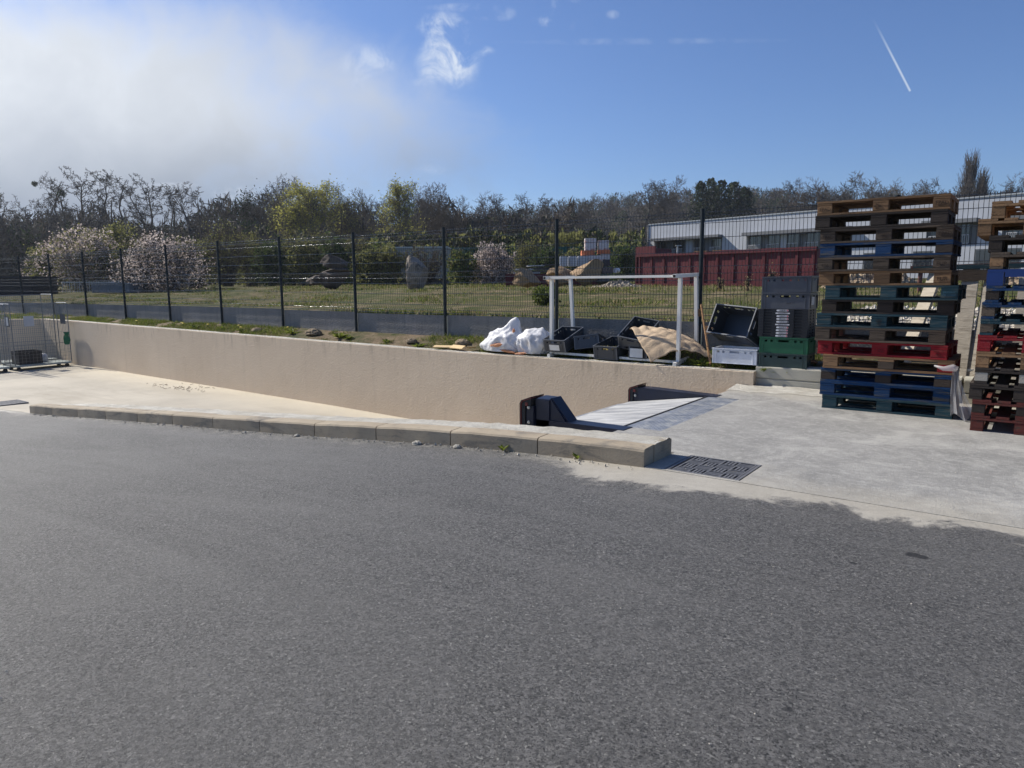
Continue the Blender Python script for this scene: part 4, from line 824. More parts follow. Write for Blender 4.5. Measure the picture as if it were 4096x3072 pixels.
def front_text(root, s, x, z, size, m=stampm, oval=False, y=-.0012):
    M = Matrix.Translation((x, y, z)) @ XZ; textmesh(s, size, m, root, M)
    if oval:
        mb = MB(); n = 28; a, b = .058, .026
        for i in range(n):
            t0, t1 = 2*math.pi*i/n, 2*math.pi*(i+1)/n
            mb.add([(x+math.cos(t)*a*k_, y-.0004, z+math.sin(t)*b*k_) for t, k_ in ((t0, 1), (t1, 1), (t1, .94), (t0, .94))], [(0, 1, 2, 3)])
        mb.build('stamp_oval', m, root)
BL, BR, BC = -.525, .525, 0
P1 = [ # material, block materials, label, extra shift, yaw, texts
 (p_teal, None, 'dark teal painted pallet standing on the ground, bottom of the left stack', -1.20, .0),
 (p_blue, None, 'scuffed blue pallet second from the ground in the left stack', -1.23, .01),
 (p_blue, w_drk, 'blue pallet with bare wooden blocks, third from the ground in the left stack', -1.23, -.005),
 (w_nat, [w_nat, w_old, p_red], 'bare wood pallet with one red block, under the bright red one of the left stack', -1.21, .015),
 (p_red, None, 'bright red painted pallet low in the left stack', -1.28, -.025),
 (w_old, None, 'brown wooden pallet lying on the bright red one of the left stack', -1.305, .01),
 (p_teal, None, 'light teal pallet in the middle of the left stack', -1.30, .0),
 (w_drk, None, 'nearly black wooden pallet between two teal ones in the left stack', -1.255, .01),
 (p_teal, None, 'teal pallet jutting out to the right above the black one, left stack', -1.23, -.01),
 (w_nat, None, 'wooden pallet with EUR on its right block, left stack', -1.30, .0),
 (w_old, None, 'brown pallet with EUP on its right block, left stack', -1.315, .015),
 (p_blue, [p_blue, p_blue, w_drk], 'deep blue pallet under the third from the top of the left stack', -1.305, -.01),
 (w_old, None, 'weathered pallet with oval marks, third from the top of the left stack', -1.31, .0),
 (w_drk, None, 'dark brown pallet second from the top of the left stack', -1.365, .01),
 (w_nat, None, 'orange brown pallet on the very top of the left stack', -1.355, .0)]
for i, (m_, mbk, lab, cx, yaw) in enumerate(P1):
    z = .1445*i
    o = place_pallet(i, i == 0, (cx, 8.03+random.uniform(-.012, .012), z), yaw, (0, 0), m_, mbk, lab)
    if i == 14: front_text(o, 'EPAL', BL, .062, .045, oval=True); front_text(o, 'EPAL', BR, .062, .045, oval=True); front_text(o, 'EIA\nE80 005\nPIET', -.03, .062, .02)
    if i == 12: front_text(o, 'EPAL', BL, .062, .045, oval=True); front_text(o, 'EPAL', BR, .062, .045, oval=True); front_text(o, 'F 01 AW 010\n  HT\nC 98 100', 0, .062, .018)
    if i == 10: front_text(o, '416', BL, .062, .05); front_text(o, 'EUP', BR, .062, .05)
    if i == 9: front_text(o, 'EUR', BR, .062, .05)
    if i == 8: front_text(o, 'PRESENT\nDE CORP', BR, .062, .026, stampb)
    if i == 6: front_text(o, 'H 266-U\nHLBEER\nPLUS\nV M 2', 0, .062, .017)
    if i == 4: front_text(o, 'LPR', BL, .068, .045, stampr); front_text(o, 'WWW.LPR.EU', BL, .038, .012, stampr); front_text(o, 'PROPERTY OF', BL, .092, .012, stampr); front_text(o, 'YPA-15\nW-5', BR, .062, .028, stampr); front_text(o, 'R   LPR 01\n     W 266', 0, .062, .02, stampr)
P2 = [(p_brick, None, 'dark brick red pallet on the ground, bottom of the right stack'), (p_brick, w_drk, 'faded brick red pallet second from the ground in the right stack'), (w_drk, None, 'weathered dark pallet third from the ground in the right stack'),
 (w_drk, w_gry, 'grey pallet with a pale left block, fourth from the ground in the right stack'), (w_nat, None, 'light natural wood pallet under the red one of the right stack'), (p_red, None, 'dark red pallet with crimson end boards, low in the right stack'), (p_teal, w_old, 'dull teal pallet with rough wooden blocks right above the red one, right stack'),
 (p_blue, w_old, 'weathered blue pallet with rough blocks in the middle of the right stack'), (p_blue, w_drk, 'blue pallet under the plastic one of the right stack'), None,
 (w_old, w_nat, 'brown pallet resting on the blue plastic one of the right stack'), (w_drk, None, 'grey brown pallet third from the top of the right stack'), (w_nat, None, 'natural wood pallet shifted left, second from the top of the right stack'), (w_nat, None, 'natural wood pallet on the very top of the right stack')]
for i, it in enumerate(P2):
    z = .1445*i; du = [0, 0, -.03, 0, .0, .0, .01, .01, .03, .05, .04, .02, -.07, .02][i]
    if it is None:
        root = empty('plastic_pallet', (-.40+du-.04, 7.55, z)); tag(root, 'deep blue plastic pallet marked 03625 high in the right stack', 'pallet')
        pb = mat('blue_plastic', (.006, .030, .15), (.008, .040, .18), 6, .35, spec=.6); mb = MB(); mb.box((0, 0, .115), (.8, 1.2, .142)); mb.build('deck', pb, root, bevel=.004)
        for a in (0, .34, .68):
            for b in (0, .53, 1.06):
                mb = MB(); mb.box((a, b, .018), (a+.12, b+.14, .1148)); [mb.box((a-.004, b+.004, .024+q*.011), (a-.0002, b+.136, .030+q*.011)) for q in range(8)]; mb.build('foot', pb, root)
        mb = MB(); [mb.box((a, .0, 0), (a+.12, 1.2, .0178)) for a in (0, .34, .68)]; mb.build('runner', pb, root, bevel=.002); mb = MB(); mb.box((.13, -.006, .075), (.8, -.0005, .14)); mb.build('front_lip', pb, root)
        front_text(root, '03625', .52, .108, .034, mat('emboss_blue', (.10, .14, .30), None, 5, .5), y=-.0085); continue
    m_, mbk, lab = it
    place_pallet(i, False, (-.42+du+.0, 7.55+.6, z), math.pi/2, (0, 0), m_, mbk, lab)
    o = [c for c in COL.objects if c.get('label') == lab][0]; o.location = (-.42+du+.8, 7.55+.6, z)
# film hanging on the stack
film = mat('plastic_film', (.62, .60, .60), (.75, .73, .73), 12, .35, alpha=.42, spec=.6)
mb = MB(); n = 26; rows = 16; VV = []
for j in range(rows):
    t = j/(rows-1); w = .05+.17*t**1.3; cx = -.60+.05*t+.05*t*t
    for i in range(n):
        s = i/(n-1); VV.append((cx+(s-.5)*w, 7.985-.02*math.sin(s*19+t*3)*(.3+t)-.01*math.sin(s*47), .50-.46*t+.03*math.sin(s*9)*t))
mb.add(VV, [(j*n+i, j*n+i+1, (j+1)*n+i+1, (j+1)*n+i) for j in range(rows-1) for i in range(n-1)]); o = mb.build('film_scrap', film, smooth=True)
mb2 = MB(); mb2.tube([(-.78, 7.99, .525), (-.70, 7.985, .50), (-.62, 7.98, .515), (-.585, 7.985, .50)], [.008, .022, .035, .03], 7); o2 = mb2.build('knot', film, o, smooth=True)
tag(o, 'torn clear plastic film hanging from the lower right corner of the left pallet stack', 'plastic film')
# leaning boards behind the stacks
def board(p, q, w, t, label, m=w_gry, holes=True):
    p, q = Vector(p), Vector(q); root = MB(); d = (q-p); L = d.length; root.box((-w/2, -t/2, 0), (w/2, t/2, L)); o = root.build('leaning_plank', m, bevel=.003)
    o.rotation_euler = d.to_track_quat('Z', 'Y').to_euler(); o.location = p; tag(o, label, 'plank', 'grey planks leaning on the fence'); return o
board((-.68, 9.38, .24), (-.66, 9.80, 1.47), .165, .035, 'wide weathered grey plank with nail holes leaning upright between the two stacks')
board((-.53, 9.38, .24), (-.44, 9.80, 1.47), .15, .035, 'second grey plank with a knot near its foot, half hidden by the right stack')
board((-1.27, 9.38, .24), (-1.00, 9.80, 1.46), .17, .035, 'grey plank seen through the gaps in the middle of the left stack')
board((-.13, 9.38, .24), (-.13, 9.80, 1.42), .15, .035, 'grey plank seen through the gaps of the right stack')
mb = MB(); mb.bar((-1.25, 9.79, 1.485), (.9, 9.79, 1.52), .06, .05); o = mb.build('blue_rail', p_teal, bevel=.003); tag(o, 'blue painted rail lying across the tops of the leaning planks', 'rail')
mb = MB(); mb.bar((-.80, 9.73, 1.40), (-.3, 9.74, 1.40), .03, .12); o = mb.build('cross_plank', w_old); tag(o, 'short brown cross plank behind the tops of the leaning planks', 'plank')
alu = mat('aluminium', (.50, .51, .53), (.62, .63, .65), 4, .35, metal=.7)
for i in range(4):
    mb = MB(); mb.box((-1.0, 9.40+.045*(i % 2), .275+.028*i), (2.6, 9.44+.045*(i % 2), .300+.028*i)); o = mb.build('metal_profile', alu, bevel=.002); tag(o, 'long grey metal profile behind the barrier, %s of the pile' % ['lowest', 'second lowest', 'second from the top', 'topmost'][i], 'metal profile', 'metal profiles lying behind the barrier')
mb = MB(); mb.tube([(-2.2, 9.42, .325), (-1.1, 9.40, .355)], .022, 12); o = mb.build('steel_pole', mat('galvanised', (.30, .31, .31), (.42, .43, .43), 8, .45, metal=.5), smooth=True); tag(o, 'grey metal pole lying in the grass behind the concrete barrier', 'pole')
mb = MB(); mb.tube([(-2.36, 9.36, .27), (-2.30, 9.38, .33), (-2.22, 9.40, .34), (-2.16, 9.42, .32)], [.006, .018, .025, .01], 6); o = mb.build('dry_root', w_nat); tag(o, 'dry brown root stub at the end of the metal pole', 'root')
# ---------------------------------------------------------------- crates
def plas(name, c, r=.42): return mat(name, c, tuple(x*1.25 for x in c), 5, r, c3=tuple(x*.7+.03 for x in c), s3=4, t3=(.58, .8), spec=.5, bump=.06, bscale=50)
c_gry = plas('plastic_grey', (.070, .075, .090)); c_drk = plas('plastic_dark_grey', (.040, .046, .056)); c_rim_highlight = plas('rim_highlight', (.10, .11, .125)); c_grn = plas('plastic_green', (.010, .105, .045)); c_dgrn = plas('plastic_dull_green', (.03, .055, .05)); c_wht = plas('plastic_white', (.62, .64, .68)); c_blk = plas('plastic_black', (.010, .011, .015), .5)  # lighter grey for crate rims paints the highlight along their edges
paper = mat('paper', (.62, .62, .60), (.74, .74, .72), 9, .8, bump=.2)
def crate(name, m, L=.6, Wd=.4, H=.2, loc=(0, 0, 0), rot=(0, 0, 0), label='', cat='crate', group=None, holes=True, paper_end=False, rimm=None):
    """open euro crate, long side along x, centre of the base at the origin"""
    root = empty(name, loc, rot=rot); tag(root, label, cat, group); t = .004; x, y = L/2-.012, Wd/2-.012; b = MB()
    b.box((-x, -y, .004), (x, y, .010))
    def side(axis, pos, sg, ln):
        hz0, hz1 = H*.70, H*.83; hs = [(-.215, .03), (-.145, .03), (0, .125), (.145, .03), (.215, .03)] if axis == 'x' else [(-.125, .028), (0, .105), (.125, .028)]
        if not holes: hs = []
        def bx(a0, a1, z0, z1, o0=0, o1=t):
            lo, hi = sorted((pos-sg*o0, pos-sg*o1))
            if axis == 'x': b.box((a0, lo, z0), (a1, hi, z1))
            else: b.box((lo, a0, z0), (hi, a1, z1))
        bx(-ln, ln, .0102, hz0 if hs else H-.004)
        if hs:
            bx(-ln, ln, hz1, H-.004); e = [-ln]
            for (c, w) in hs: e += [c-w/2, c+w/2]
            e.append(ln)
            for i in range(0, len(e), 2): bx(e[i], e[i+1], hz0+.0001, hz1-.0001)
        for a in (-ln+.045, ln-.045) + ((-.065, .065) if axis == 'x' else ()): bx(a-.002, a+.002, .012 if abs(a) > .1 else hz1, H-.022, -.006, -.0002)
    side('x', -y, -1, x); side('x', y, 1, x); side('y', -x+.0, -1, y-t-.0002); side('y', x-.0, 1, y-t-.0002)
    b.build('shell', m, root)
    r = MB(); X, Y = L/2, Wd/2
    for z0, z1, o in ((H-.012, H, 0), (H-.030, H-.026, .004), (.0, .006, .006)):
        q = .013
        r.box((-X+o, -Y+o, z0), (X-o, -Y+q, z1)); r.box((-X+o, Y-q, z0), (X-o, Y-o, z1)); r.box((-X+o, -Y+q+.0002, z0), (-X+q, Y-q-.0002, z1)); r.box((X-q, -Y+q+.0002, z0), (X-o, Y-q-.0002, z1))
    for sx_ in (-1, 1):
        for sy_ in (-1, 1): cx, cy = sx_*(X-.022), sy_*(Y-.022); r.box((min(cx, sx_*(X-.006)), min(cy, sy_*(Y-.006)), .0065), (max(cx, sx_*(X-.006)), max(cy, sy_*(Y-.006)), H-.0305))
    r.build('rim', rimm or m, root)
    if paper_end: q = MB().box((-x-.012, -.09, .03), (-x-.0085, .09, .12)).build('paper_sheet', paper, root)
    return root
FB = 9.15+.2
crate('plastic_crate', c_dgrn, loc=(-2.545, FB, .245), label='dull dark green crate at the very bottom of the crate pile, half hidden by grass', group='crates piled left of the pallets')
crate('plastic_crate', c_grn, loc=(-2.545, FB, .447), rot=(0, 0, .005), label='bright green crate second from the bottom of the crate pile', group='crates piled left of the pallets')
# folded black trays with bar code labels
lab_w = mat('label_white', (.72, .72, .72), (.8, .8, .8), 5, .6); lab_r = mat('label_red', (.55, .04, .06), None, 5, .6); ink = mat('ink', (.03, .03, .04), None, 5, .7)
def tray(i, z):
    root = empty('folded_tray', (-2.565+random.uniform(-.004, .004), FB+.0, z)); b = MB(); X, Y, H = .30, .2, .0345
    b.box((-X, -Y+.004, .0), (X, Y, .008)); b.box((-X, -Y+.004, H-.006), (X, Y, H))
    for (a, c) in ((-X, -.235), (-.135, .135), (.235, X)): b.box((a, -Y, .0082), (c, -Y+.02, H-.0062))
    for (a, c) in ((-Y+.021, -.09), (-.04, .04), (.09, Y)): b.box((X-.02, a, .0082), (X, c, H-.0062)); b.box((-X, a, .0082), (-X+.02, c, H-.0062))
    b.box((-.25, -Y+.03, .0082), (.25, Y-.03, H-.0062)); b.build('tray_body', c_blk, root)
    wide = i in (1, 5); x0, x1 = (-.09, .085) if wide else (-.075, .072); zz0, zz1 = (.010, .026) if wide else (.0065, .0285)
    q = MB(); n = 8; r = (zz1-zz0)/2; pl = [(x0+r-r*math.sin(math.pi*k_/n), (zz0+zz1)/2+r*math.cos(math.pi*k_/n)) for k_ in range(n+1)]; pl += [(x1-r+r*math.sin(math.pi*k_/n), (zz0+zz1)/2-r*math.cos(math.pi*k_/n)) for k_ in range(n+1)]
    q.prism(pl, 'y', -Y-.0012, -Y-.0002); lb = q.build('label_strip', lab_w, root); k_ = MB(); rr_ = random.Random(i); x = x0+.035
    while x < x1-.04: w = rr_.choice((.0015, .003, .0045)); k_.box((x, -Y-.0018, zz0+.004), (x+w, -Y-.0013, zz1-.004)); x += w+rr_.choice((.0015, .003))
    k_.box((x1-.036, -Y-.0018, zz0+.006), (x1-.026, -Y-.0013, zz1-.006)); k_.build('bar_code', ink, root)
    if not wide: d = MB(); pl = [(x1-.012+.0085*math.cos(t*.5236), (zz0+zz1)/2+.0085*math.sin(t*.5236)) for t in range(12)]; d.prism(pl, 'y', -Y-.0019, -Y-.0013); d.build('red_dot', lab_r if i != 4 else ink, root)
    tag(root, 'folded black tray with white bar code label, %s from the top' % ords[i], 'folded tray', 'folded black trays in the crate pile')
for i in range(10): tray(i, .649+.0352*(9-i))
o = crate('plastic_crate', c_gry, loc=(-2.545, FB, 1.003), rot=(0, 0, -.01), label='grey crate with handwriting on its side, second from the top of the crate pile', group='crates piled left of the pallets')
M = Matrix.Translation((.07, -.1955, .07)) @ XZ @ Matrix.Rotation(.12, 4, 'Z'); textmesh('Wolf  1-1', .026, ink, o, M, 'handwriting')
MB().box((.2895, -.1, .05), (.2925, .02, .15)).build('paper_sheet', paper, o)
crate('plastic_crate', c_gry, loc=(-2.545, FB+.01, 1.205), rot=(0, -.014, .01), label='empty grey crate on the very top of the crate pile', group='crates piled left of the pallets')
crate('plastic_crate', c_wht, loc=(-3.16, FB, .275), label='white plastic crate standing in the grass right of the leaning stick')
crate('plastic_tub', c_drk, .62, .42, .34, loc=(-3.20, 9.60, .70), rot=(math.radians(66), math.radians(4), math.radians(-14)), rimm=c_rim_highlight, label='large dark grey tub tipped open on its side above the white crate', cat='tub')
# crates under the white frame
crate('plastic_crate', c_drk, loc=(-5.93, 9.42, .37), rot=(0, math.radians(-17), math.pi/2), label='dark grey crate tilted up behind the left legs of the white frame', group='crates lying under the white frame', paper_end=True, rimm=c_rim_highlight)
crate('plastic_crate', c_drk, loc=(-5.52, 9.55, .30), rot=(math.radians(-8), math.radians(12), math.pi/2+.25), label='dark crate lying low behind the tilted one with paper on its end', group='crates lying under the white frame', rimm=c_rim_highlight)
crate('plastic_crate', c_drk, loc=(-5.07, 9.46, .27), rot=(0, math.radians(-10), math.pi/2), label='dark grey crate with dry leaves inside, in the middle under the white frame', group='crates lying under the white frame', rimm=c_rim_highlight)
crate('plastic_crate', c_drk, loc=(-4.71, 9.515, .50), rot=(math.radians(10), math.radians(-26), math.pi/2), label='dark crate propped up steeply, partly covered by the tan sheet', group='crates lying under the white frame', rimm=c_rim_highlight)
crate('plastic_crate', c_blk, .3, .4, .2, loc=(-4.58, 9.42, .255), rot=(0, 0, .0), label='small black crate with torn paper label under the tan sheet', group='crates lying under the white frame', rimm=c_rim_highlight)
mb = MB(); mb.box((-4.70, 9.2155, .27), (-4.50, 9.219, .40)); o = mb.build('paper_scrap', paper); tag(o, 'torn white paper stuck on the small black crate', 'paper')
# dry leaves in crate
g = np.random.default_rng(2); C = np.stack([g.uniform(-5.2, -4.95, 60), g.uniform(9.2, 9.3, 60), g.uniform(.36, .41, 60)], 1); q, f = quads(C, .035, .5, 0, g); tag(npmesh('dry_leaves', q, f, leafmat('leaf_straw', (.45, .36, .12), (.6, .5, .2), .3)), 'straw coloured dry leaves lying in the middle crate', 'leaves', kind='stuff')
# ---------------------------------------------------------------- white steel frame
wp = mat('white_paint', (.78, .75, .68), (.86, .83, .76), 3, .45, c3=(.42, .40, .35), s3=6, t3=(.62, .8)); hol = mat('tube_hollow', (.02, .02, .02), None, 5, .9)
fr = empty('steel_rack', (-5.07, 9.34, .215)); tag(fr, 'white square tube steel frame on four legs standing over the crates', 'frame')
def wo(o): o.location = (5, -9.2, -.22); return o
for nm, p, q in [('leg', (-5.98, 8.97+.11, .235), (-5.98, 9.08, 1.39)), ('leg', (-3.89, 9.08, .235), (-3.89, 9.08, 1.40)), ('leg', (-5.93, 9.66, .33), (-6.00, 9.66, 1.40)), ('leg', (-3.86, 9.66, .33), (-3.90, 9.66, 1.42)),
                 ('foot_bar', (-5.98, 8.99, .228), (-5.98, 9.75, .30)), ('foot_bar', (-3.89, 8.95, .228), (-3.89, 9.75, .30)), ('side_rail', (-5.98, 8.88, 1.415), (-6.02, 9.80, 1.430)), ('side_rail', (-3.90, 8.90, 1.425), (-3.90, 9.80, 1.450)), ('long_rail', (-5.955, 9.0, 1.420), (-3.925, 8.98, 1.425)), ('bottom_rail', (-5.955, 9.11, .265), (-3.915, 9.11, .245))]:
    mb = MB(); w = .05 if nm not in ('long_rail', 'bottom_rail') else .035; mb.bar(p, q, w, w); wo(mb.build(nm, wp, fr, bevel=.003))
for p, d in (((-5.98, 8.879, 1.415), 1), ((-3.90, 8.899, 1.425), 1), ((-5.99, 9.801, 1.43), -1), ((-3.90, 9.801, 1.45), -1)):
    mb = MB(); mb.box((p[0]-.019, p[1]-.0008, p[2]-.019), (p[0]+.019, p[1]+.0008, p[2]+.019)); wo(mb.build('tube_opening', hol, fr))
# ---------------------------------------------------------------- bags
def lump(name, loc, rad, seed, amp, m, label, peak=None, flat=.25, cat='bag', group=None, rz=0, parts=None, freq=2.2, ridge=.5, hi=1.0):
    bm = bmesh.new(); bmesh.ops.create_icosphere(bm, subdivisions=5, radius=1)
    for v in bm.verts:
        p = v.co.copy(); n1 = 0
        for o_, a in ((freq, 1.0), (freq*2.1, .45), (freq*4.3, .20*hi), (freq*9, .08*hi)):
            q = Vector((p.x, p.y, p.z*(.55 if hi < 1 else 1)))*o_+Vector((seed*3.7, seed*1.3, seed)); w = mnoise.noise(q); n1 += a*((1-abs(w)*2.2) if ridge else w)*.5
        s = 1+amp*n1; c = Vector((p.x*rad[0], p.y*rad[1], p.z*rad[2]))*s
        if peak:
            for (dx, dy, dz, w_, hgt) in peak:
                k_ = max(0, p.dot(Vector((dx, dy, dz)).normalized()))**w_; c += Vector((dx, dy, dz)).normalized()*hgt*k_
        if c.z < -rad[2]*flat: c.z = -rad[2]*flat+(c.z+rad[2]*flat)*.08
        v.co = c
    for f in bm.faces: f.smooth = True
    me = bpy.data.meshes.new(name); bm.to_mesh(me); bm.free(); o = link(name, me, m); o.location = loc; o.rotation_euler = (0, 0, rz); tag(o, label, cat, group); return o
bagm = mat('white_bag', (.52, .52, .53), (.68, .68, .70), 3, .5, bump=.5, bscale=14, spec=.4, sub=.1, c3=(.42, .38, .33), s3=2.2, t3=(.54, .72)); bago = mat('bag_orange', (.45, .17, .07), (.55, .25, .12), 7, .6)
b1 = lump('rubble_bag', (-7.03, 9.36, .34), (.37, .22, .235), 1.0, .26, bagm, 'crumpled white plastic bag with a pointed top, left one of the pair on the wall', peak=[(.30, .0, .9, 14, .20), (-.9, -.1, -.25, 5, .12)], flat=.45, hi=.6, freq=1.9, group='white bags lying on the wall')
b2 = lump('rubble_bag', (-6.47, 9.36, .36), (.30, .21, .225), 2.0, .26, bagm, 'crumpled white plastic bag leaning against the left leg of the white frame', peak=[(.5, 0, .8, 8, .05)], flat=.6, hi=.6, freq=2.0, group='white bags lying on the wall')
for par, (dx, dy, dz, sx_, sy_, sz_, rz) in ((b1, (-.03, -.235, .0, .13, .02, .028, .12)), (b1, (.18, -.22, -.09, .15, .02, .022, -.12)), (b1, (.22, -.10, .22, .022, .02, .05, .1)), (b2, (-.10, -.25, -.13, .11, .02, .02, .1))):
    bm = bmesh.new(); bmesh.ops.create_icosphere(bm, subdivisions=3, radius=1)
    for v in bm.verts: v.co = Vector((v.co.x*sx_, v.co.y*sy_, v.co.z*sz_+v.co.x*rz*sx_))*(1+.3*mnoise.noise(v.co*3+Vector((dx*9, 0, 0))))
    me = bpy.data.meshes.new('printed_patch'); bm.to_mesh(me); bm.free(); o = link('printed_patch', me, bago, par); o.location = (dx, dy, dz)
# tan padded sheet over the crates
tanm = mat('tan_sheet', (.42, .31, .20), (.52, .39, .26), 3, .85, bump=.35, bscale=40, c3=(.34, .25, .16), s3=4, t3=(.55, .75)); mb = MB(); n, mrows = 60, 36; VV = []
P00, P10, P01, P11 = Vector((-4.80, 9.40, .66)), Vector((-4.28, 9.02, .235)), Vector((-4.32, 9.74, .62)), Vector((-3.52, 9.42, .28))
for j in range(mrows):
    t = j/(mrows-1)
    for i in range(n):
        s = i/(n-1); p = P00.lerp(P10, s).lerp(P01.lerp(P11, s), t); bul = math.sin(math.pi*t)*.10*(.3+s)+math.sin(math.pi*s)*.09; p.z += bul; p.z += .022*abs(math.sin(t*15+.9*math.sin(s*6)))**.7+.012*abs(math.sin(s*19+t*3+1.5*nz3(s*3, t*3)))+.025*nz3(s*4, t*4)
        if t < .5: p.z -= .05*math.sin(math.pi*s)*(.5-t)*2*s
        p.y -= .05*math.sin(math.pi*s); p.z = max(p.z, .235+.01*nz3(s*9, t*9)); VV.append(tuple(p))
mb.add(VV, [(j*n+i, j*n+i+1, (j+1)*n+i+1, (j+1)*n+i) for j in range(mrows-1) for i in range(n-1)]); o = mb.build('padded_sheet', tanm, smooth=True); md = o.modifiers.new('thick', 'SOLIDIFY'); md.thickness = .012; md.offset = -1
tag(o, 'crumpled tan padded sheet draped over the dark crates under the white frame', 'sheet')
# stick, block, boards, scraps
mb = MB(); mb.bar((-3.50, 9.22, .25), (-3.86, 9.74, 1.02), .022, .035); o = mb.build('wooden_stick', w_nat, bevel=.003); tag(o, 'split wooden stick leaning on the fence beside the tipped tub', 'stick')
for i, (p, s, lab) in enumerate([((-3.95, 9.835, .90), (.05, .03, .075), 'small tan chipboard block hanging on the fence post behind the white frame'), ((-3.72, 9.70, .66), (.055, .03, .065), 'chipboard offcut behind the leaning stick')]):
    mb = MB(); mb.prism([(-s[0], -s[2]*.6), (s[0], -s[2]*.7), (s[0]*.95, s[2]*.6), (-s[0]*.6, s[2])], 'y', -s[1], s[1]); o = mb.build('wood_offcut', w_nat, bevel=.003); o.location = p; tag(o, lab, 'offcut')
yw = mat('fresh_pine', (.62, .44, .22), (.70, .52, .28), 4, .8, stretch=(1, 6, 1), bump=.2)
for i, (p, sx_, rz, rx, lab) in enumerate([((-8.30, 9.24, .245), .40, .35, .25, 'fresh pine board scrap, left one of those beside the bag'), ((-7.98, 9.22, .255), .34, -.2, .5, 'fresh pine board scrap with dark end in the middle of the three'), ((-7.72, 9.28, .265), .16, .7, -.3, 'short fresh pine offcut nearest to the white bag')]):
    mb = MB(); mb.box((-sx_/2, -.05, -.009), (sx_/2, .05, .009)); o = mb.build('pine_scrap', yw, bevel=.002); o.location = p; o.rotation_euler = (rx, 0, rz); tag(o, lab, 'board scrap', 'pine scraps on the wall')
for i, (u, v, s) in enumerate([(-12.2, 9.5, .16), (-9.3, 9.45, .10), (-14.2, 9.5, .12), (-8.1, 9.5, .12), (-5.0, 9.0, .0)]):
    if s: o = lump('clod', (u, v, stripz(u, v)+.02), (s, s*.7, s*.5), 20+i, .5, mat('clod_soil', (.20, .15, .09), (.3, .23, .15), 6, .95, bump=.6), 'lump of dry earth on the planting bed, %s from the left' % ['second', 'third', 'first', 'last'][i], flat=.3, cat='clod', group='clods of earth on the bed')
# debris on the lane: twigs and small rubble by the wall, chips by the kerb
g = np.random.default_rng(12); mb = MB()
for i in range(55):
    u = -15.6+g.normal()*.6; v = 8.3+abs(g.normal())*.3-.3*g.random(); v = min(v, 8.95); z = lanez(u, v)+.012; a = g.uniform(0, 3.14); L = g.uniform(.02, .12); mb.bar((u, v, z), (u+math.cos(a)*L, v+math.sin(a)*L, z+.01), .007, .007)
tag(mb.build('twig_litter', w_old), 'scattered dry twigs and chips on the lane at the foot of the wall', 'litter', kind='stuff')
mb = MB()
for i in range(420):
    u = g.uniform(-13.5, -2.3); v = 4.685-abs(g.normal())*.07; s = g.uniform(.003, .011)*(1.6 if g.random() < .08 else 1); c = Vector((u, v, azs(u)+s*.4)); rr_ = g.uniform(.6, 1.3, 6)*s
    mb.add([c+Vector((rr_[0], 0, 0)), c+Vector((0, rr_[1], 0)), c-Vector((rr_[2], 0, 0)), c-Vector((0, rr_[3], 0)), c+Vector((0, 0, rr_[4])), c-Vector((0, 0, rr_[5]))], [(0, 1, 4), (1, 2, 4), (2, 3, 4), (3, 0, 4), (1, 0, 5), (2, 1, 5), (3, 2, 5), (0, 3, 5)])
for i in range(500):
    u = g.uniform(-9, 3.5); v = g.uniform(.6, 8.8) if u > -2.2 else g.uniform(.6, 4.6); s = g.uniform(.0015, .005); c = Vector((u, v, azs(u)+s*.4)); mb.add([c+Vector((s, 0, 0)), c+Vector((0, s, 0)), c-Vector((s, 0, 0)), c-Vector((0, s, 0)), c+Vector((0, 0, s))], [(0, 1, 4), (1, 2, 4), (2, 3, 4), (3, 0, 4)])
tag(mb.build('grit', mat('grit_stone', (.38, .34, .27), (.55, .5, .42), 20, .9)), 'pale grit and mortar crumbs along the foot of the kerb', 'grit', kind='stuff')
for i, (u, s) in enumerate([(-4.52, .03), (-4.03, .024), (-6.3, .02)]): lump('mortar_lump', (u, 4.63, azs(u)+.006), (s*1.4, s, s*.7), 40+i, .5, GM['mortar'], 'small lump of mortar at the foot of the kerb, %s from the right' % ['second', 'first', 'third'][i], flat=.4, cat='stone', group='mortar lumps at the kerb')
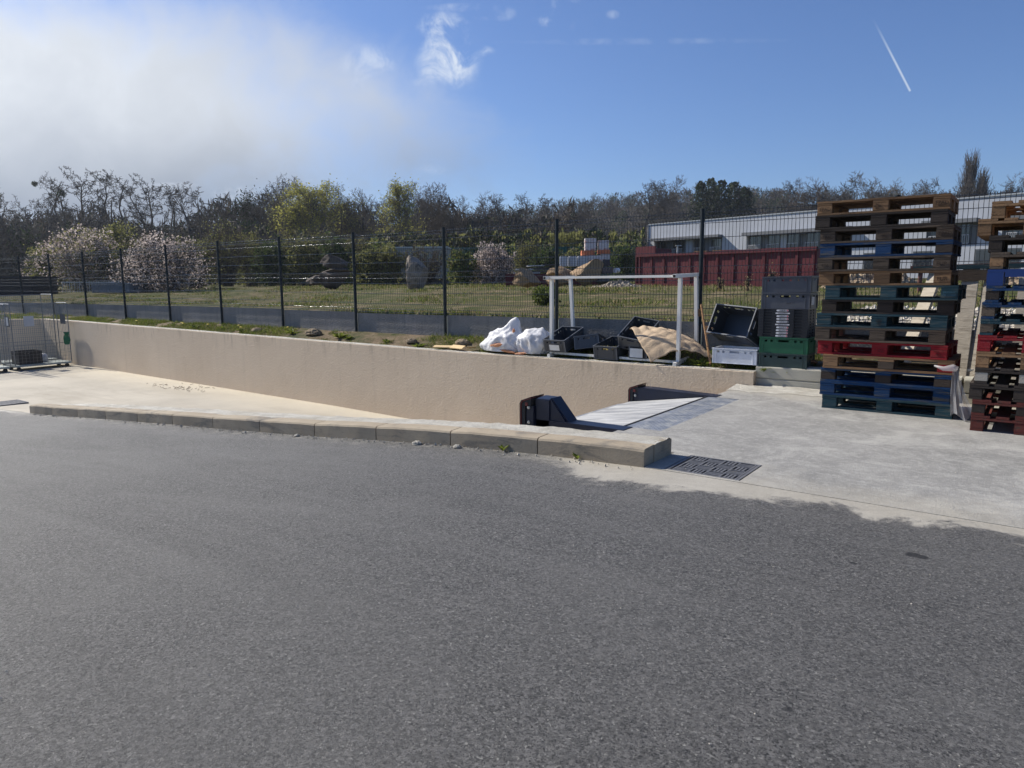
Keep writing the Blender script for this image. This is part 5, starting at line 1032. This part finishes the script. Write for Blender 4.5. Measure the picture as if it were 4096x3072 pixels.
# ---------------------------------------------------------------- roll cages
galv = mat('galvanised_wire', (.16, .17, .18), (.24, .25, .26), 6, .35, metal=.5, spec=.8); capm = mat('cage_base', (.26, .30, .28), (.36, .40, .38), 5, .5)
def cage(u1, v0, Wd, Dp, H, z, label, dense=False, rz=0.0):
    """u1 = lane-side face, v0 = near end, Wd along v, Dp towards -u"""
    root = empty('roll_cage', (u1, v0, z), rz); tag(root, label, 'roll cage', 'wire roll cages at the end of the lane')
    zb = .16; b = MB(); b.box((-Dp, 0, zb-.05), (0, Wd, zb)); b.build('base', capm, root, bevel=.004)
    for (a, c) in ((-.08, .1), (-.08, Wd-.1), (-Dp+.08, .1), (-Dp+.08, Wd-.1)):
        w = MB(); w.tube([(a-.015, c, .055), (a+.015, c, .055)], .055, 14); w.box((a-.025, c-.02, .06), (a+.025, c+.02, zb-.051)); w.build('wheel', rubber, root)
    for c in (0, Wd):
        t = MB(); t.tube([(0, c, zb), (0, c, H-.06), (-.03, c, H-.01), (-.06, c, H), (-Dp+.06, c, H), (-Dp+.03, c, H-.01), (-Dp, c, H-.06), (-Dp, c, zb)], .013, 8)
        for k_ in range(1, 7): t.tube([(-Dp*k_/7, c, zb), (-Dp*k_/7, c, H)], .0035, 4)
        for k_ in range(1, 6): t.tube([(0, c, zb+(H-zb)*k_/6), (-Dp, c, zb+(H-zb)*k_/6)], .004, 4)
        t.build('end_gate', galv, root)
    t = MB(); t.tube([(-Dp, 0, H-.02), (-Dp, Wd, H-.02)], .011, 6); nn = int(Wd/.05)
    for k_ in range(nn+1): t.tube([(-Dp, Wd*k_/nn, zb), (-Dp, Wd*k_/nn, H-.02)], .003, 4)
    mm_ = 30 if dense else 14
    for k_ in range(mm_+1): t.tube([(-Dp, 0, zb+(H-zb-.02)*k_/mm_), (-Dp, Wd, zb+(H-zb-.02)*k_/mm_)], .0028, 4)
    t.build('back_mesh', galv, root)
    t = MB(); hh = zb+.55
    t.tube([(0, 0, hh), (0, Wd, hh)], .008, 6)
    for k_ in range(int(Wd/.09)+1): t.tube([(0, .09*k_, zb), (0, .09*k_, hh)], .003, 4)
    for k_ in range(1, 6): t.tube([(0, 0, zb+.09*k_), (0, Wd, zb+.09*k_)], .003, 4)
    t.build('front_gate', galv, root); return root
c1 = cage(-22.3, 7.41, 1.41, .72, 1.83, -.985, 'low loaded roll cage in front, beside the end of the retaining wall')
sg = mat('sign_sheet', (.45, .46, .48), (.55, .56, .58), 4, .5); sgd = mat('sign_dark', (.06, .06, .07), None, 4, .5)
MB().box((-.40, -.022, 1.22), (-.05, -.017, 1.50)).build('sign_frame', sgd, c1); MB().box((-.36, -.026, 1.25), (-.12, -.0225, 1.47)).build('sign_sheet', sg, c1)
MB().box((-.70, .55, 1.18), (-.69, .80, 1.47)).build('sign_sheet', sg, c1); MB().box((-.55, 1.425, 1.22), (-.22, 1.432, 1.50)).build('dark_panel', sgd, c1)
for k_ in range(4): MB().box((-.32, -.0275, 1.42-.045*k_), (-.24, -.0262, 1.426-.045*k_)).build('text_line', ink, c1)
cage(-23.45, 7.45, 1.45, .8, 2.05, -.975, 'taller dense mesh roll cage standing behind the front one', True)
cage(-22.25, 5.85, 1.42, .72, 1.83, -.985, 'roll cage cut by the left edge of the photo')
crate('plastic_crate', c_blk, .5, .6, .36, loc=(-22.72, 7.85, -.823), label='black plastic box standing inside the front roll cage')
o = lump('white_sack', (-22.8, 8.3, -.72), (.10, .09, .12), 60, .3, bagm, 'small white sack beside the black box in the roll cage', flat=.8)
mb = MB(); VV = [(-.0+.02*math.sin(j*2.1), i*.05+.02*math.sin(j*1.3+i), -j*.06) for j in range(7) for i in range(4)]; mb.add(VV, [(j*4+i, j*4+i+1, (j+1)*4+i+1, (j+1)*4+i) for j in range(6) for i in range(3)]); o = mb.build('green_rag', mat('green_cloth', (.02, .11, .06), (.03, .15, .08), 6, .9)); o.location = (-22.28, 8.66, .02); md = o.modifiers.new('t', 'SOLIDIFY'); md.thickness = .006; tag(o, 'green strap rag hanging on the right end of the front roll cage', 'rag')
# ---------------------------------------------------------------- things in the field
stone_w = mat('boulder_ochre', (.25, .165, .09), (.36, .245, .14), 1.6, .92, bump=.9, bscale=5, c3=(.24, .16, .09), s3=1.2, t3=(.5, .75)); stone_g = mat('boulder_brown', (.075, .058, .047), (.13, .10, .08), 1.6, .92, bump=.9, bscale=5, c3=(.10, .08, .06), s3=1.2, t3=(.5, .7))
def boulder(px, ybase, D, w, h, dp, seed, m, label, group, z=None, rz=0, sq=.35, nc=16, lo=.32):
    p = far(px, ybase, D); bm = bmesh.new(); bmesh.ops.create_icosphere(bm, subdivisions=4, radius=1)
    cuts = [(Vector((random.Random(seed*10+i).gauss(0, 1), random.Random(seed*20+i).gauss(0, 1), random.Random(seed*30+i).gauss(0, 1))).normalized(), random.Random(seed+i).uniform(lo, .72)) for i in range(nc)]
    for v in bm.verts:
        c = v.co.copy()
        for nrm_, dd in cuts:
            e = c.dot(nrm_)
            if e > dd: c -= nrm_*(e-dd)*.97
        c *= 1+.07*mnoise.noise(c*3+Vector((seed, 0, 0)))+.03*mnoise.noise(c*9)
        v.co = Vector((c.x*w/2*1.4, c.y*dp/2*1.4, c.z*h/2*1.65))
    me = bpy.data.meshes.new('boulder'); bm.to_mesh(me); bm.free(); o = link('boulder', me, m); zz = p.z if z is None else z; o.location = (p.x, p.y, zz+h*.45); o.rotation_euler = (0, 0, TH+rz); tag(o, label, 'boulder', group); return o
GB = 'ochre boulders in the field'
boulder(2100, 1150, 22.5, 1.2, .5, .8, 1, stone_w, 'ochre boulder with a sunlit split left end, leftmost of the tan group', GB, rz=.1)
boulder(2230, 1150, 22.5, .95, .42, .7, 2, stone_w, 'low brown boulder in the middle of the tan group behind the white frame', GB)
boulder(2235, 1098, 23.2, 1.25, .38, .8, 3, stone_w, 'flat pale boulder lying on top of the tan group', GB, z=1.45)
boulder(2335, 1145, 22.8, 1.15, .75, .9, 4, stone_w, 'large square brown boulder, rightmost of the tan group', GB)
boulder(2410, 1142, 23, .45, .3, .4, 5, stone_g, 'small dark boulder right of the tan group', GB)
GS = 'dark boulders stacked in the field'
boulder(1330, 1142, 31, 1.55, .68, 1.0, 6, stone_g, 'large dark brown boulder at the bottom of the stack of stones', GS)
boulder(1255, 1142, 31, .5, .3, .4, 7, stone_g, 'small pale stone at the left foot of the stack of stones', GS)
boulder(1262, 1110, 31.2, .8, .45, .6, 8, stone_g, 'mid sized stone wedged left in the stack of stones', GS, z=1.25)
boulder(1345, 1080, 31, 1.15, .40, .8, 9, stone_g, 'middle slab of the stack of stones', GS, z=1.66)
boulder(1350, 1040, 31, 1.10, .44, .8, 10, stone_g, 'top slab of the stack of stones', GS, z=2.04, sq=.1)
boulder(1667, 1137, 29, .78, .98, .6, 11, mat('boulder_pale', (.26, .21, .165), (.36, .30, .24), 2, .9, bump=.9, bscale=8, c3=(.12, .10, .08), s3=3, t3=(.5, .62)), 'single upright pitted stone standing before the pale shed', None, nc=6, lo=.6)
# rubble mounds and gravel
def mound(name, px, D, w, dp, h, seed, m, label, base=1.08, cat='mound'):
    p = far(px, 1140, D); bm = bmesh.new(); bmesh.ops.create_grid(bm, x_segments=70, y_segments=40, size=1)
    for v in bm.verts:
        x, y = v.co.x, v.co.y; r2 = max(0, 1-(x*x+y*y)); n1 = mnoise.noise(Vector((x*3+seed, y*3, 0)))*.35+mnoise.noise(Vector((x*11, y*11, seed)))*.28+abs(mnoise.noise(Vector((x*25, y*25, seed))))*.22
        v.co = Vector((x*w/2, y*dp/2, -.12+h*(r2**.8)*(1+n1)))
    me = bpy.data.meshes.new(name); bm.to_mesh(me); bm.free(); o = link(name, me, m); o.location = (p.x, p.y, base); o.rotation_euler = (0, 0, TH); tag(o, label, cat, None, 'stuff'); return o
mound('rubble_mound', 2470, 26, 2.4, 1.6, .32, 3, mat('rubble', (.30, .25, .19), (.42, .36, .28), 3, .95, bump=.8, bscale=14, c3=(.14, .11, .08), s3=7, t3=(.5, .65)), 'pale rubble heap between the ochre boulders and the red skip')
mound('dirt_mound', 3500, 21, 3.6, 2.2, .60, 5, mat('clay_dirt', (.27, .20, .13), (.38, .29, .19), 3, .95, bump=.9, bscale=12, c3=(.13, .09, .055), s3=6, t3=(.48, .62)), 'brown earth mound seen through the pallet stack', base=1.0)
mound('dirt_mound', 4150, 20, 3.5, 2.0, .50, 8, MATS['clay_dirt'], 'earth mound seen behind the right pallet stack', base=1.0)
us = [-2.6+i*.4 for i in range(30)]; V, F = grid_sheet(us, [10.0+i*.35 for i in range(14)], lambda u, v: field_z(u, v)+.02); tag(npmesh('gravel_patch', V, F, GM['gravel']), kind='structure')
g = np.random.default_rng(33); mb = MB()
for i in range(2600):
    u = g.uniform(-2.6, 6); v = g.uniform(10.0, 14.5); s = g.uniform(.015, .05); c = Vector((u, v, field_z(u, v)+.02+s*.3)); rr_ = g.uniform(.6, 1.4, 5)*s; a = g.uniform(0, 1.5); ca, sa = math.cos(a), math.sin(a)
    mb.add([c+Vector((ca*rr_[0], sa*rr_[0], 0)), c+Vector((-sa*rr_[1], ca*rr_[1], 0)), c-Vector((ca*rr_[2], sa*rr_[2], 0)), c-Vector((-sa*rr_[3], ca*rr_[3], 0)), c+Vector((0, 0, rr_[4]))], [(0, 1, 4), (1, 2, 4), (2, 3, 4), (3, 0, 4)])
tag(mb.build('gravel_stones', mat('pale_stone', (.42, .38, .31), (.60, .55, .46), 7, .9)), 'pale gravel stones spread beyond the fence behind the pallets', 'gravel', kind='stuff')
# wild green plant behind the fence
shrub('wild_plant', 'fresh green leafy plant behind the mesh by the left leg of the white frame', None, 2180, 16.5, .42, .34, [(gr1, 2200)], 88, 30, 1.0, base=.88, leafsz=.06, twig=gr1)
for i, (px, D, h, lab) in enumerate([(3090, 19, .62, 'dry brown seed stalk before the red skip, tallest one'), (2990, 20, .4, 'dry brown stalk in front of the red skip, left of the tallest'), (3180, 19, .38, 'dry brown stalk in front of the red skip, right of the tallest'), (2880, 21, .4, 'thin dry stalk before the left half of the red skip')]):
    shrub('dry_stalk', lab, 'dry stalks before the red skip', px, D, .16, h, [(gr2, 160)], 95+i, 7, .6, base=1.03, leafsz=.03, twig=w_old)
# red skip
skm = mat('skip_red', (.095, .012, .018), (.13, .018, .024), 1.5, .6, bump=.15, c3=(.09, .02, .018), s3=2.5, t3=(.52, .72), spec=.35)
A, B = far(2548, 1143, 29), far(3262, 1150, 23.6); dv = (B-A); dv.z = 0; LS = dv.length; ang = math.atan2(dv.y, dv.x); sk = empty('red_skip', (A.x, A.y, 1.10), ang); tag(sk, 'large open dark red ribbed steel skip standing in the field', 'skip')
H = 1.27; Dp = 2.3
mb = MB()
for (a, b) in (((0, 0, .1), (LS, .05, H-.08)), ((0, Dp-.05, .1), (LS, Dp, H-.08)), ((0, .052, .1), (.05, Dp-.052, H+.22)), ((LS-.05, .052, .1), (LS, Dp-.052, H)), ((.052, .052, .1), (LS-.052, Dp-.052, .15))): mb.box(a, b)
mb.build('steel_shell', skm, sk); n = 13
for i in range(n):
    x = .05+(LS-.2)*i/(n-1)+.02*math.sin(i*3); MB().box((x, -.036, .02), (x+.10, -.001, H-.085)).build('rib', skm, sk)
mb = MB(); m_ = 40
for k_ in range(m_):
    x0_, x1_ = LS*k_/m_, LS*(k_+1)/m_; z = lambda x: H-.08+.13+.025*nz3(x*1.1, 2)-.05*math.exp(-((x-2.2)/1.4)**2); mb.add([(x0_, -.08, H-.08), (x1_, -.08, H-.08), (x1_, .06, H-.08), (x0_, .06, H-.08), (x0_, -.08, z(x0_)), (x1_, -.08, z(x1_)), (x1_, .06, z(x1_)), (x0_, .06, z(x0_))], [(4, 5, 6, 7), (0, 1, 5, 4), (2, 3, 7, 6)])
mb.build('top_rail', skm, sk); MB().box((-.06, -.06, 0), (.0, Dp, H+.30)).box((.0, -.06, H-.02), (.9, -.0, H+.32)).build('end_panel', skm, sk); MB().box((0, -.06, .02), (LS, -.001, .14)).build('bottom_rail', skm, sk)
for i, (t, lab) in enumerate([(.36, 'stack of thin planks on the skip, left one'), (.47, 'stack of thin planks on the skip, right one')]):
    p = A+dv*t; mb = MB()
    for k_ in range(4): mb.box((-.28, -.5+.03*k_, .034*k_), (.28+.02*(k_ % 2), .5, .034*k_+.026))
    o = mb.build('plank_pile', w_nat); o.location = (p.x, p.y+1.2, 2.34); o.rotation_euler = (0, 0, ang); tag(o, lab, 'planks', 'plank piles above the red skip')
# low red container with boards
A, B = far(2022, 1120, 31), far(2400, 1120, 31); sk = empty('low_container', (A.x, A.y, 1.05), TH); LS = (B-A).length; tag(sk, 'low dark red corrugated container with boards stacked on top', 'container')
MB().box((0, 0, 0), (LS, 1.8, .62)).build('body', skm, sk)
mb = MB(); [mb.box((x*.16, -.03, .03), (x*.16+.07, -.001, .60)) for x in range(int(LS/.16))]; mb.build('corrugation', skm, sk)
pm = mat('grey_board', (.34, .35, .37), (.50, .51, .53), 3, .6)
for i, (x0_, x1_, z0_) in enumerate([(.35, 1.5, .64), (.9, 2.4, .70), (.45, 1.2, .80), (1.1, 2.0, .84), (.95, 1.7, .95), (1.6, 2.35, .98)]):
    MBx = MB().box((x0_, .1, z0_), (x1_, 1.4, z0_+.045)); o = MBx.build('board_stack', pm if i % 2 == 0 else mat('dark_board', (.05, .05, .055), None, 3, .6)); o.location = (A.x, A.y, 1.05); o.rotation_euler = (0, 0, TH); tag(o, 'flat building board on the low red container, layer %s from below' % ords[i], 'board', 'boards stacked on the low container')
# white tanks in cages
tankm = mat('tank_white', (.62, .63, .65), (.74, .75, .77), 2, .5); tg = mat('tank_cage', (.28, .29, .31), None, 3, .4, metal=.5)
for i, px in enumerate([2255, 2291, 2326, 2352]):
    p = far(px, 1066, 36+.2*i); root = empty('caged_tank', (p.x, p.y, p.z), TH); tag(root, 'white caged tank in the row of tanks, %s from the left' % ords[i], 'tank', 'white caged tanks'); MB().box((-.21, 0, 0), (.21, .5, .52)).build('tank_body', tankm, root, bevel=.04); mb = MB()
    for k_ in range(5): mb.tube([(-.22+.11*k_, -.012, 0), (-.22+.11*k_, -.012, .52)], .008, 4)
    for k_ in range(5): mb.tube([(-.22, -.018, .02+.12*k_), (.22, -.018, .02+.12*k_)], .008, 4)
    mb.build('cage', tg, root)
p = far(2300, 1120, 36); mb = MB(); mb.box((-1.0, .0, 0), (1.0, 1.2, p.z*0+.62)); o = mb.build('storage_rack', mat('rack_dark', (.05, .045, .04), (.08, .07, .06), 3, .8)); o.location = (p.x, p.y, 1.1); o.rotation_euler = (0, 0, TH); tag(o, 'dark platform under the white tanks', 'platform')
# wrapped goods
wrap = mat('wrap_film', (.55, .50, .50), (.72, .66, .66), 2.5, .35, bump=.6, bscale=9, c3=(.42, .16, .10), s3=1.6, t3=(.5, .62), stretch=(1, 1, 3)); orange = mat('wrap_orange', (.55, .13, .05), (.62, .22, .10), 3, .6)
for i, (px, y0, y1, w, lab, mm_) in enumerate([(2361, 1002, 954, .58, 'film wrapped pallet of pinkish bags on top of the left column', wrap), (2413, 1000, 962, .52, 'white film wrapped bags on top of the right column', wrap), (2350, 1022, 1003, .66, 'orange and white bags under the left wrapped pallet', orange), (2415, 1015, 1000, .62, 'orange sheeting under the right wrapped bags', orange), (2385, 1048, 1022, .9, 'grey boxes below the orange bags', wrap), (2420, 1046, 1016, .45, 'pale wrapped load at the right side of the goods', wrap)]):
    a, b = far(px, y0, 37), far(px, y1, 37); hgt = b.z-a.z; bm = bmesh.new(); bmesh.ops.create_cube(bm, size=1); bmesh.ops.subdivide_edges(bm, edges=bm.edges[:], cuts=9, use_grid_fill=True)
    for v in bm.verts: n1 = 1+.05*mnoise.noise(v.co*5+Vector((i, 0, 0)))-.04*abs(math.sin(v.co.z*14)); v.co = Vector((v.co.x*w*n1, v.co.y*w*n1, (v.co.z+.5)*hgt))
    me = bpy.data.meshes.new('wrapped_goods'); bm.to_mesh(me); bm.free(); o = link('wrapped_goods', me, mm_); o.location = a; o.rotation_euler = (0, 0, TH); tag(o, lab, 'wrapped goods', 'wrapped building goods')
for i, (px, y0, y1, w, mm_, lab) in enumerate([(2375, 1066, 1040, .35, c_blk, 'black rounded bin under the grey boxes'), (2400, 1066, 1046, .4, c_blk, 'dark crate right of the black bin'), (2425, 1064, 1038, .35, c_drk, 'dark grey crate under the right wrapped load'), (2385, 1094, 1068, .5, w_drk, 'dark slatted box at the bottom left of the goods'), (2430, 1094, 1068, .5, c_gry, 'grey slatted box at the bottom right of the goods')]):
    a, b = far(px, y0, 34), far(px, y1, 34); hgt = b.z-a.z; mb = MB(); mb.box((-w/2, 0, 0), (w/2, .4, hgt)); [mb.box((-w/2-.01, -.02, hgt*k_/4), (w/2+.01, -.001, hgt*k_/4+hgt*.12)) for k_ in range(4)]; [mb.box((x, -.03, 0), (x+.03, -.021, hgt)) for x in (-w/2, -.015, w/2-.03)]
    o = mb.build('storage_box', mm_, bevel=.008); o.location = a; o.rotation_euler = (0, 0, TH); tag(o, lab, 'box', 'boxes below the wrapped goods')
a = far(2460, 1094, 34); o = MB().tube([(0, 0, 0), (0, .3, 0)], .12, 16).build('white_roll', tankm); o.location = (a.x, a.y, a.z+.14); tag(o, 'white roll lying right of the slatted boxes', 'roll')
# pale shed, windbreak screen, grey hut, dark wall
A, B = far(1556, 1080, 45), far(1790, 1080, 45); sh = empty('pale_shed', (A.x, A.y, 1.2), TH); w = (B-A).length; tag(sh, 'long pale grey green shed half hidden by bushes', 'shed'); ht = far(1556, 992, 45).z-1.2; shm = mat('shed_panel', (.24, .25, .225), (.31, .315, .285), .7, .6)
MB().box((0, 0, .35), (w, 2.5, ht)).build('wall_panels', shm, sh); MB().box((-.03, -.03, ht), (w+.05, 2.55, ht+.07)).build('roof_edge', mat('shed_trim', (.55, .58, .56), None, 3, .5), sh); MB().box((0, .1, -.1), (w, 2.4, .349)).build('plinth', mat('shed_dark', (.06, .06, .06), None, 3, .8), sh); MB().box((0, -.012, ht*.68), (w, -.001, ht*.69+.02)).build('panel_joint', mat('shed_joint', (.2, .24, .23), None, 3, .6), sh)
A, B = far(1775, 1045, 58), far(2560, 1045, 58); sc_ = empty('green_screen', (A.x, A.y, 1.2), TH); w = (B-A).length; tag(sc_, 'long green windbreak screen behind the blossoming bush', 'screen fence'); scm = mat('screen_net', (.035, .11, .085), (.05, .14, .11), 1.5, .8)
MB().box((0, 0, .2), (w, .02, far(1775, 990, 58).z-1.2)).build('net', scm, sc_); [MB().tube([(x*2.5, -.04, 0), (x*2.5, -.04, 2.9)], .035, 6).build('post', post_m, sc_) for x in range(int(w/2.5)+1)]
A, B = far(368, 1172, 34), far(520, 1172, 34); hut = empty('grey_hut', (A.x, A.y, .95), TH); w = (B-A).length; tag(hut, 'low grey corrugated hut under the blackthorn at the left', 'hut'); MB().box((0, 0, 0), (w, 1.5, .42)).build('body', mat('hut_metal', (.20, .22, .25), (.26, .28, .31), 3, .5), hut); mb = MB(); [mb.box((x*.09, -.02, .02), (x*.09+.04, -.001, .40)) for x in range(int(w/.09))]; mb.build('corrugation', MATS['hut_metal'], hut); MB().box((-.04, -.05, .42), (w+.04, 1.55, .46)).build('roof', MATS['hut_metal'], hut)
A, B = far(-250, 1153, 36), far(130, 1153, 36); dk = empty('dark_shed', (A.x, A.y, .85), TH); w = (B-A).length; tag(dk, 'low dark brown shed wall behind the roll cages', 'shed'); MB().box((0, 0, 0), (w, 2, .85)).build('wall', mat('dark_shed_wall', (.022, .018, .022), (.035, .028, .032), 2, .8), dk); MB().box((-.1, -.1, .85), (w+.1, 2.1, .92)).build('roof', mat('dark_shed_roof', (.05, .05, .06), None, 2, .7), dk)
A = far(250, 1150, 35); mb = MB(); [mb.tube([(x*.12, 0, 0), (x*.12, 0, .55)], .012, 4) for x in range(26)]; mb.bar((0, 0, .5), (3.1, 0, .5), .03, .03); o = mb.build('railing', alu); o.location = (A.x, A.y, .95); o.rotation_euler = (0, 0, TH); tag(o, 'short metal railing left of the grey hut', 'railing')
# rusty barrier seen between the stacks
A, B = far(3640, 1108, 17), far(4200, 1052, 15.5); rb = empty('rusty_barrier', A); tag(rb, 'rusty horizontal steel beam on posts beyond the fence behind the pallets', 'barrier'); rust = mat('rust_paint', (.085, .030, .024), (.13, .05, .04), 4, .7, c3=(.3, .27, .25), s3=9, t3=(.66, .75)); z = 1.62
o = MB().bar((0, 0, z-A.z-.02), (B.x-A.x, B.y-A.y, z-A.z+.04), .07, .11).build('beam', rust, rb)
for t in (.08, .6): MB().tube([((B.x-A.x)*t, (B.y-A.y)*t+.02, .8-A.z), ((B.x-A.x)*t, (B.y-A.y)*t+.02, z-A.z-.05)], .05, 10).build('post', rust, rb)
# ---------------------------------------------------------------- building
bA = c2w(15.4, 81); bd = c2w(.629, -.777)-c2w(0, 0); ang = math.atan2(bd.y, bd.x); bl = empty('office_building', (bA.x, bA.y, 0), ang); tag(bl, 'long white two storey flat roofed building with grey canopies behind the red skip', 'building')
bw = mat('building_white', (.40, .42, .46), (.46, .48, .52), .6, .7, c3=(.36, .38, .41), s3=.4, t3=(.55, .75)); bg = mat('building_grey', (.13, .135, .145), (.16, .165, .175), 1, .6); gl = mat('window_glass', (.02, .024, .03), (.035, .04, .05), .6, .08, spec=.9); frm = mat('window_frame', (.08, .085, .09), None, 2, .5); rail = mat('rail_white', (.5, .5, .52), None, 2, .5)
LB = 46; TZ = 7.45
# front wall split around window bands so that nothing is coplanar
bands = [(.9, 9.6), (12.5, 22.9), (28.9, 32.6), (34.2, 41.0)]; wins = [(1.15, 2.45), (3.25, 4.70), (6.05, 7.30), (8.2, 9.45), (12.7, 14.0), (14.7, 16.0), (16.7, 17.95), (18.6, 19.9), (20.8, 22.4), (29.1, 29.85), (31.3, 32.0), (34.5, 36.6), (38.0, 40.0)]
MB().box((0, .35, .8), (LB, 12, TZ-.3)).build('wall', bw, bl)
mb = MB(); mb.box((0, 0, 5.86), (LB, .349, TZ))
e = 0
for (a, b) in bands+[(LB, LB)]: mb.box((e, 0, 3.9), (a, .349, 5.859)); e = b
mb.box((0, 0, .8), (LB, .349, 3.899)); mb.build('facade', bw, bl)
MB().box((-.06, -.08, TZ), (LB+.1, 12.1, TZ+.09)).build('roof_edge', mat('roof_trim', (.40, .42, .44), None, 2, .5), bl); MB().tube([(-.02, -.06, 1), (-.02, -.06, TZ)], .05, 8).build('drain_pipe', bw, bl)
for (a, b) in bands:
    MB().box((a-.15, -.75, 5.60), (b+.05, -.003, 5.90)).build('canopy', bg, bl); MB().box((a, .30, 3.9), (b, .348, 5.6)).build('recess_panel', bg, bl)
for (a, b) in wins:
    w_ = MB().box((a, .24, 4.0), (b, .298, 5.58)).build('window', frm, bl); mdl = (a+b)/2
    MB().box((a+.08, .22, 4.08), (mdl-.04, .238, 5.50)).box((mdl+.04, .22, 4.08), (b-.08, .238, 5.50)).build('pane', gl, w_)
    mb = MB(); mb.box((a, -.05, 4.66), (b, -.01, 4.71)); mb.box((a, -.05, 4.02), (b, -.01, 4.06)); k_ = int((b-a)/.12)
    for q in range(k_+1): x = a+(b-a)*q/k_; mb.box((x-.012, -.045, 4.0601), (x+.012, -.015, 4.6599))
    mb.build('balcony_rail', rail, bl)
for (a, b) in ((5.0, 5.95), (16.05, 16.65), (20.0, 20.7)): MB().box((a, .1, 3.9), (b, .29, 5.6)).build('pier', bw, bl)
for (a, b) in ((32.5, 35.5), (37.5, 40.0), (28.0, 29.5), (24, 26)):
    w_ = MB().box((a, -.02, 2.0), (b, -.001, 3.55)).build('window', frm, bl); MB().box((a+.1, -.035, 2.1), (b-.1, -.021, 3.45)).build('pane', gl, w_)
# street lamp head beyond the skip
A = far(2709, 1020, 62); root = empty('lamp_post', (A.x, A.y, 1.2)); tag(root, 'slim white lamp post before the white building', 'lamp post'); MB().tube([(0, 0, 0), (0, 0, far(2709, 985, 62).z-1.2)], .06, 8).build('pole', rail, root); zz = far(2709, 984, 62).z-1.2; o = MB().box((-.15, -.1, zz), (.32, .1, zz+.07)).build('lamp_head', rail, root); o.rotation_euler = (0, 0, TH)

# ---------------------------------------------------------------- air
hm = bpy.data.materials.new('air'); hm.use_nodes = True; nt = hm.node_tree; nt.nodes.remove(nt.nodes['Principled BSDF']); pv = nt.nodes.new('ShaderNodeVolumePrincipled')
pv.inputs['Color'].default_value = (.80, .86, .95, 1); pv.inputs['Density'].default_value = .0003; pv.inputs['Anisotropy'].default_value = .45; nt.links.new(pv.outputs[0], nt.nodes['Material Output'].inputs['Volume'])
tag(MB().box((-470, -60, -3), (470, 480, 60)).build('haze', hm), kind='stuff')
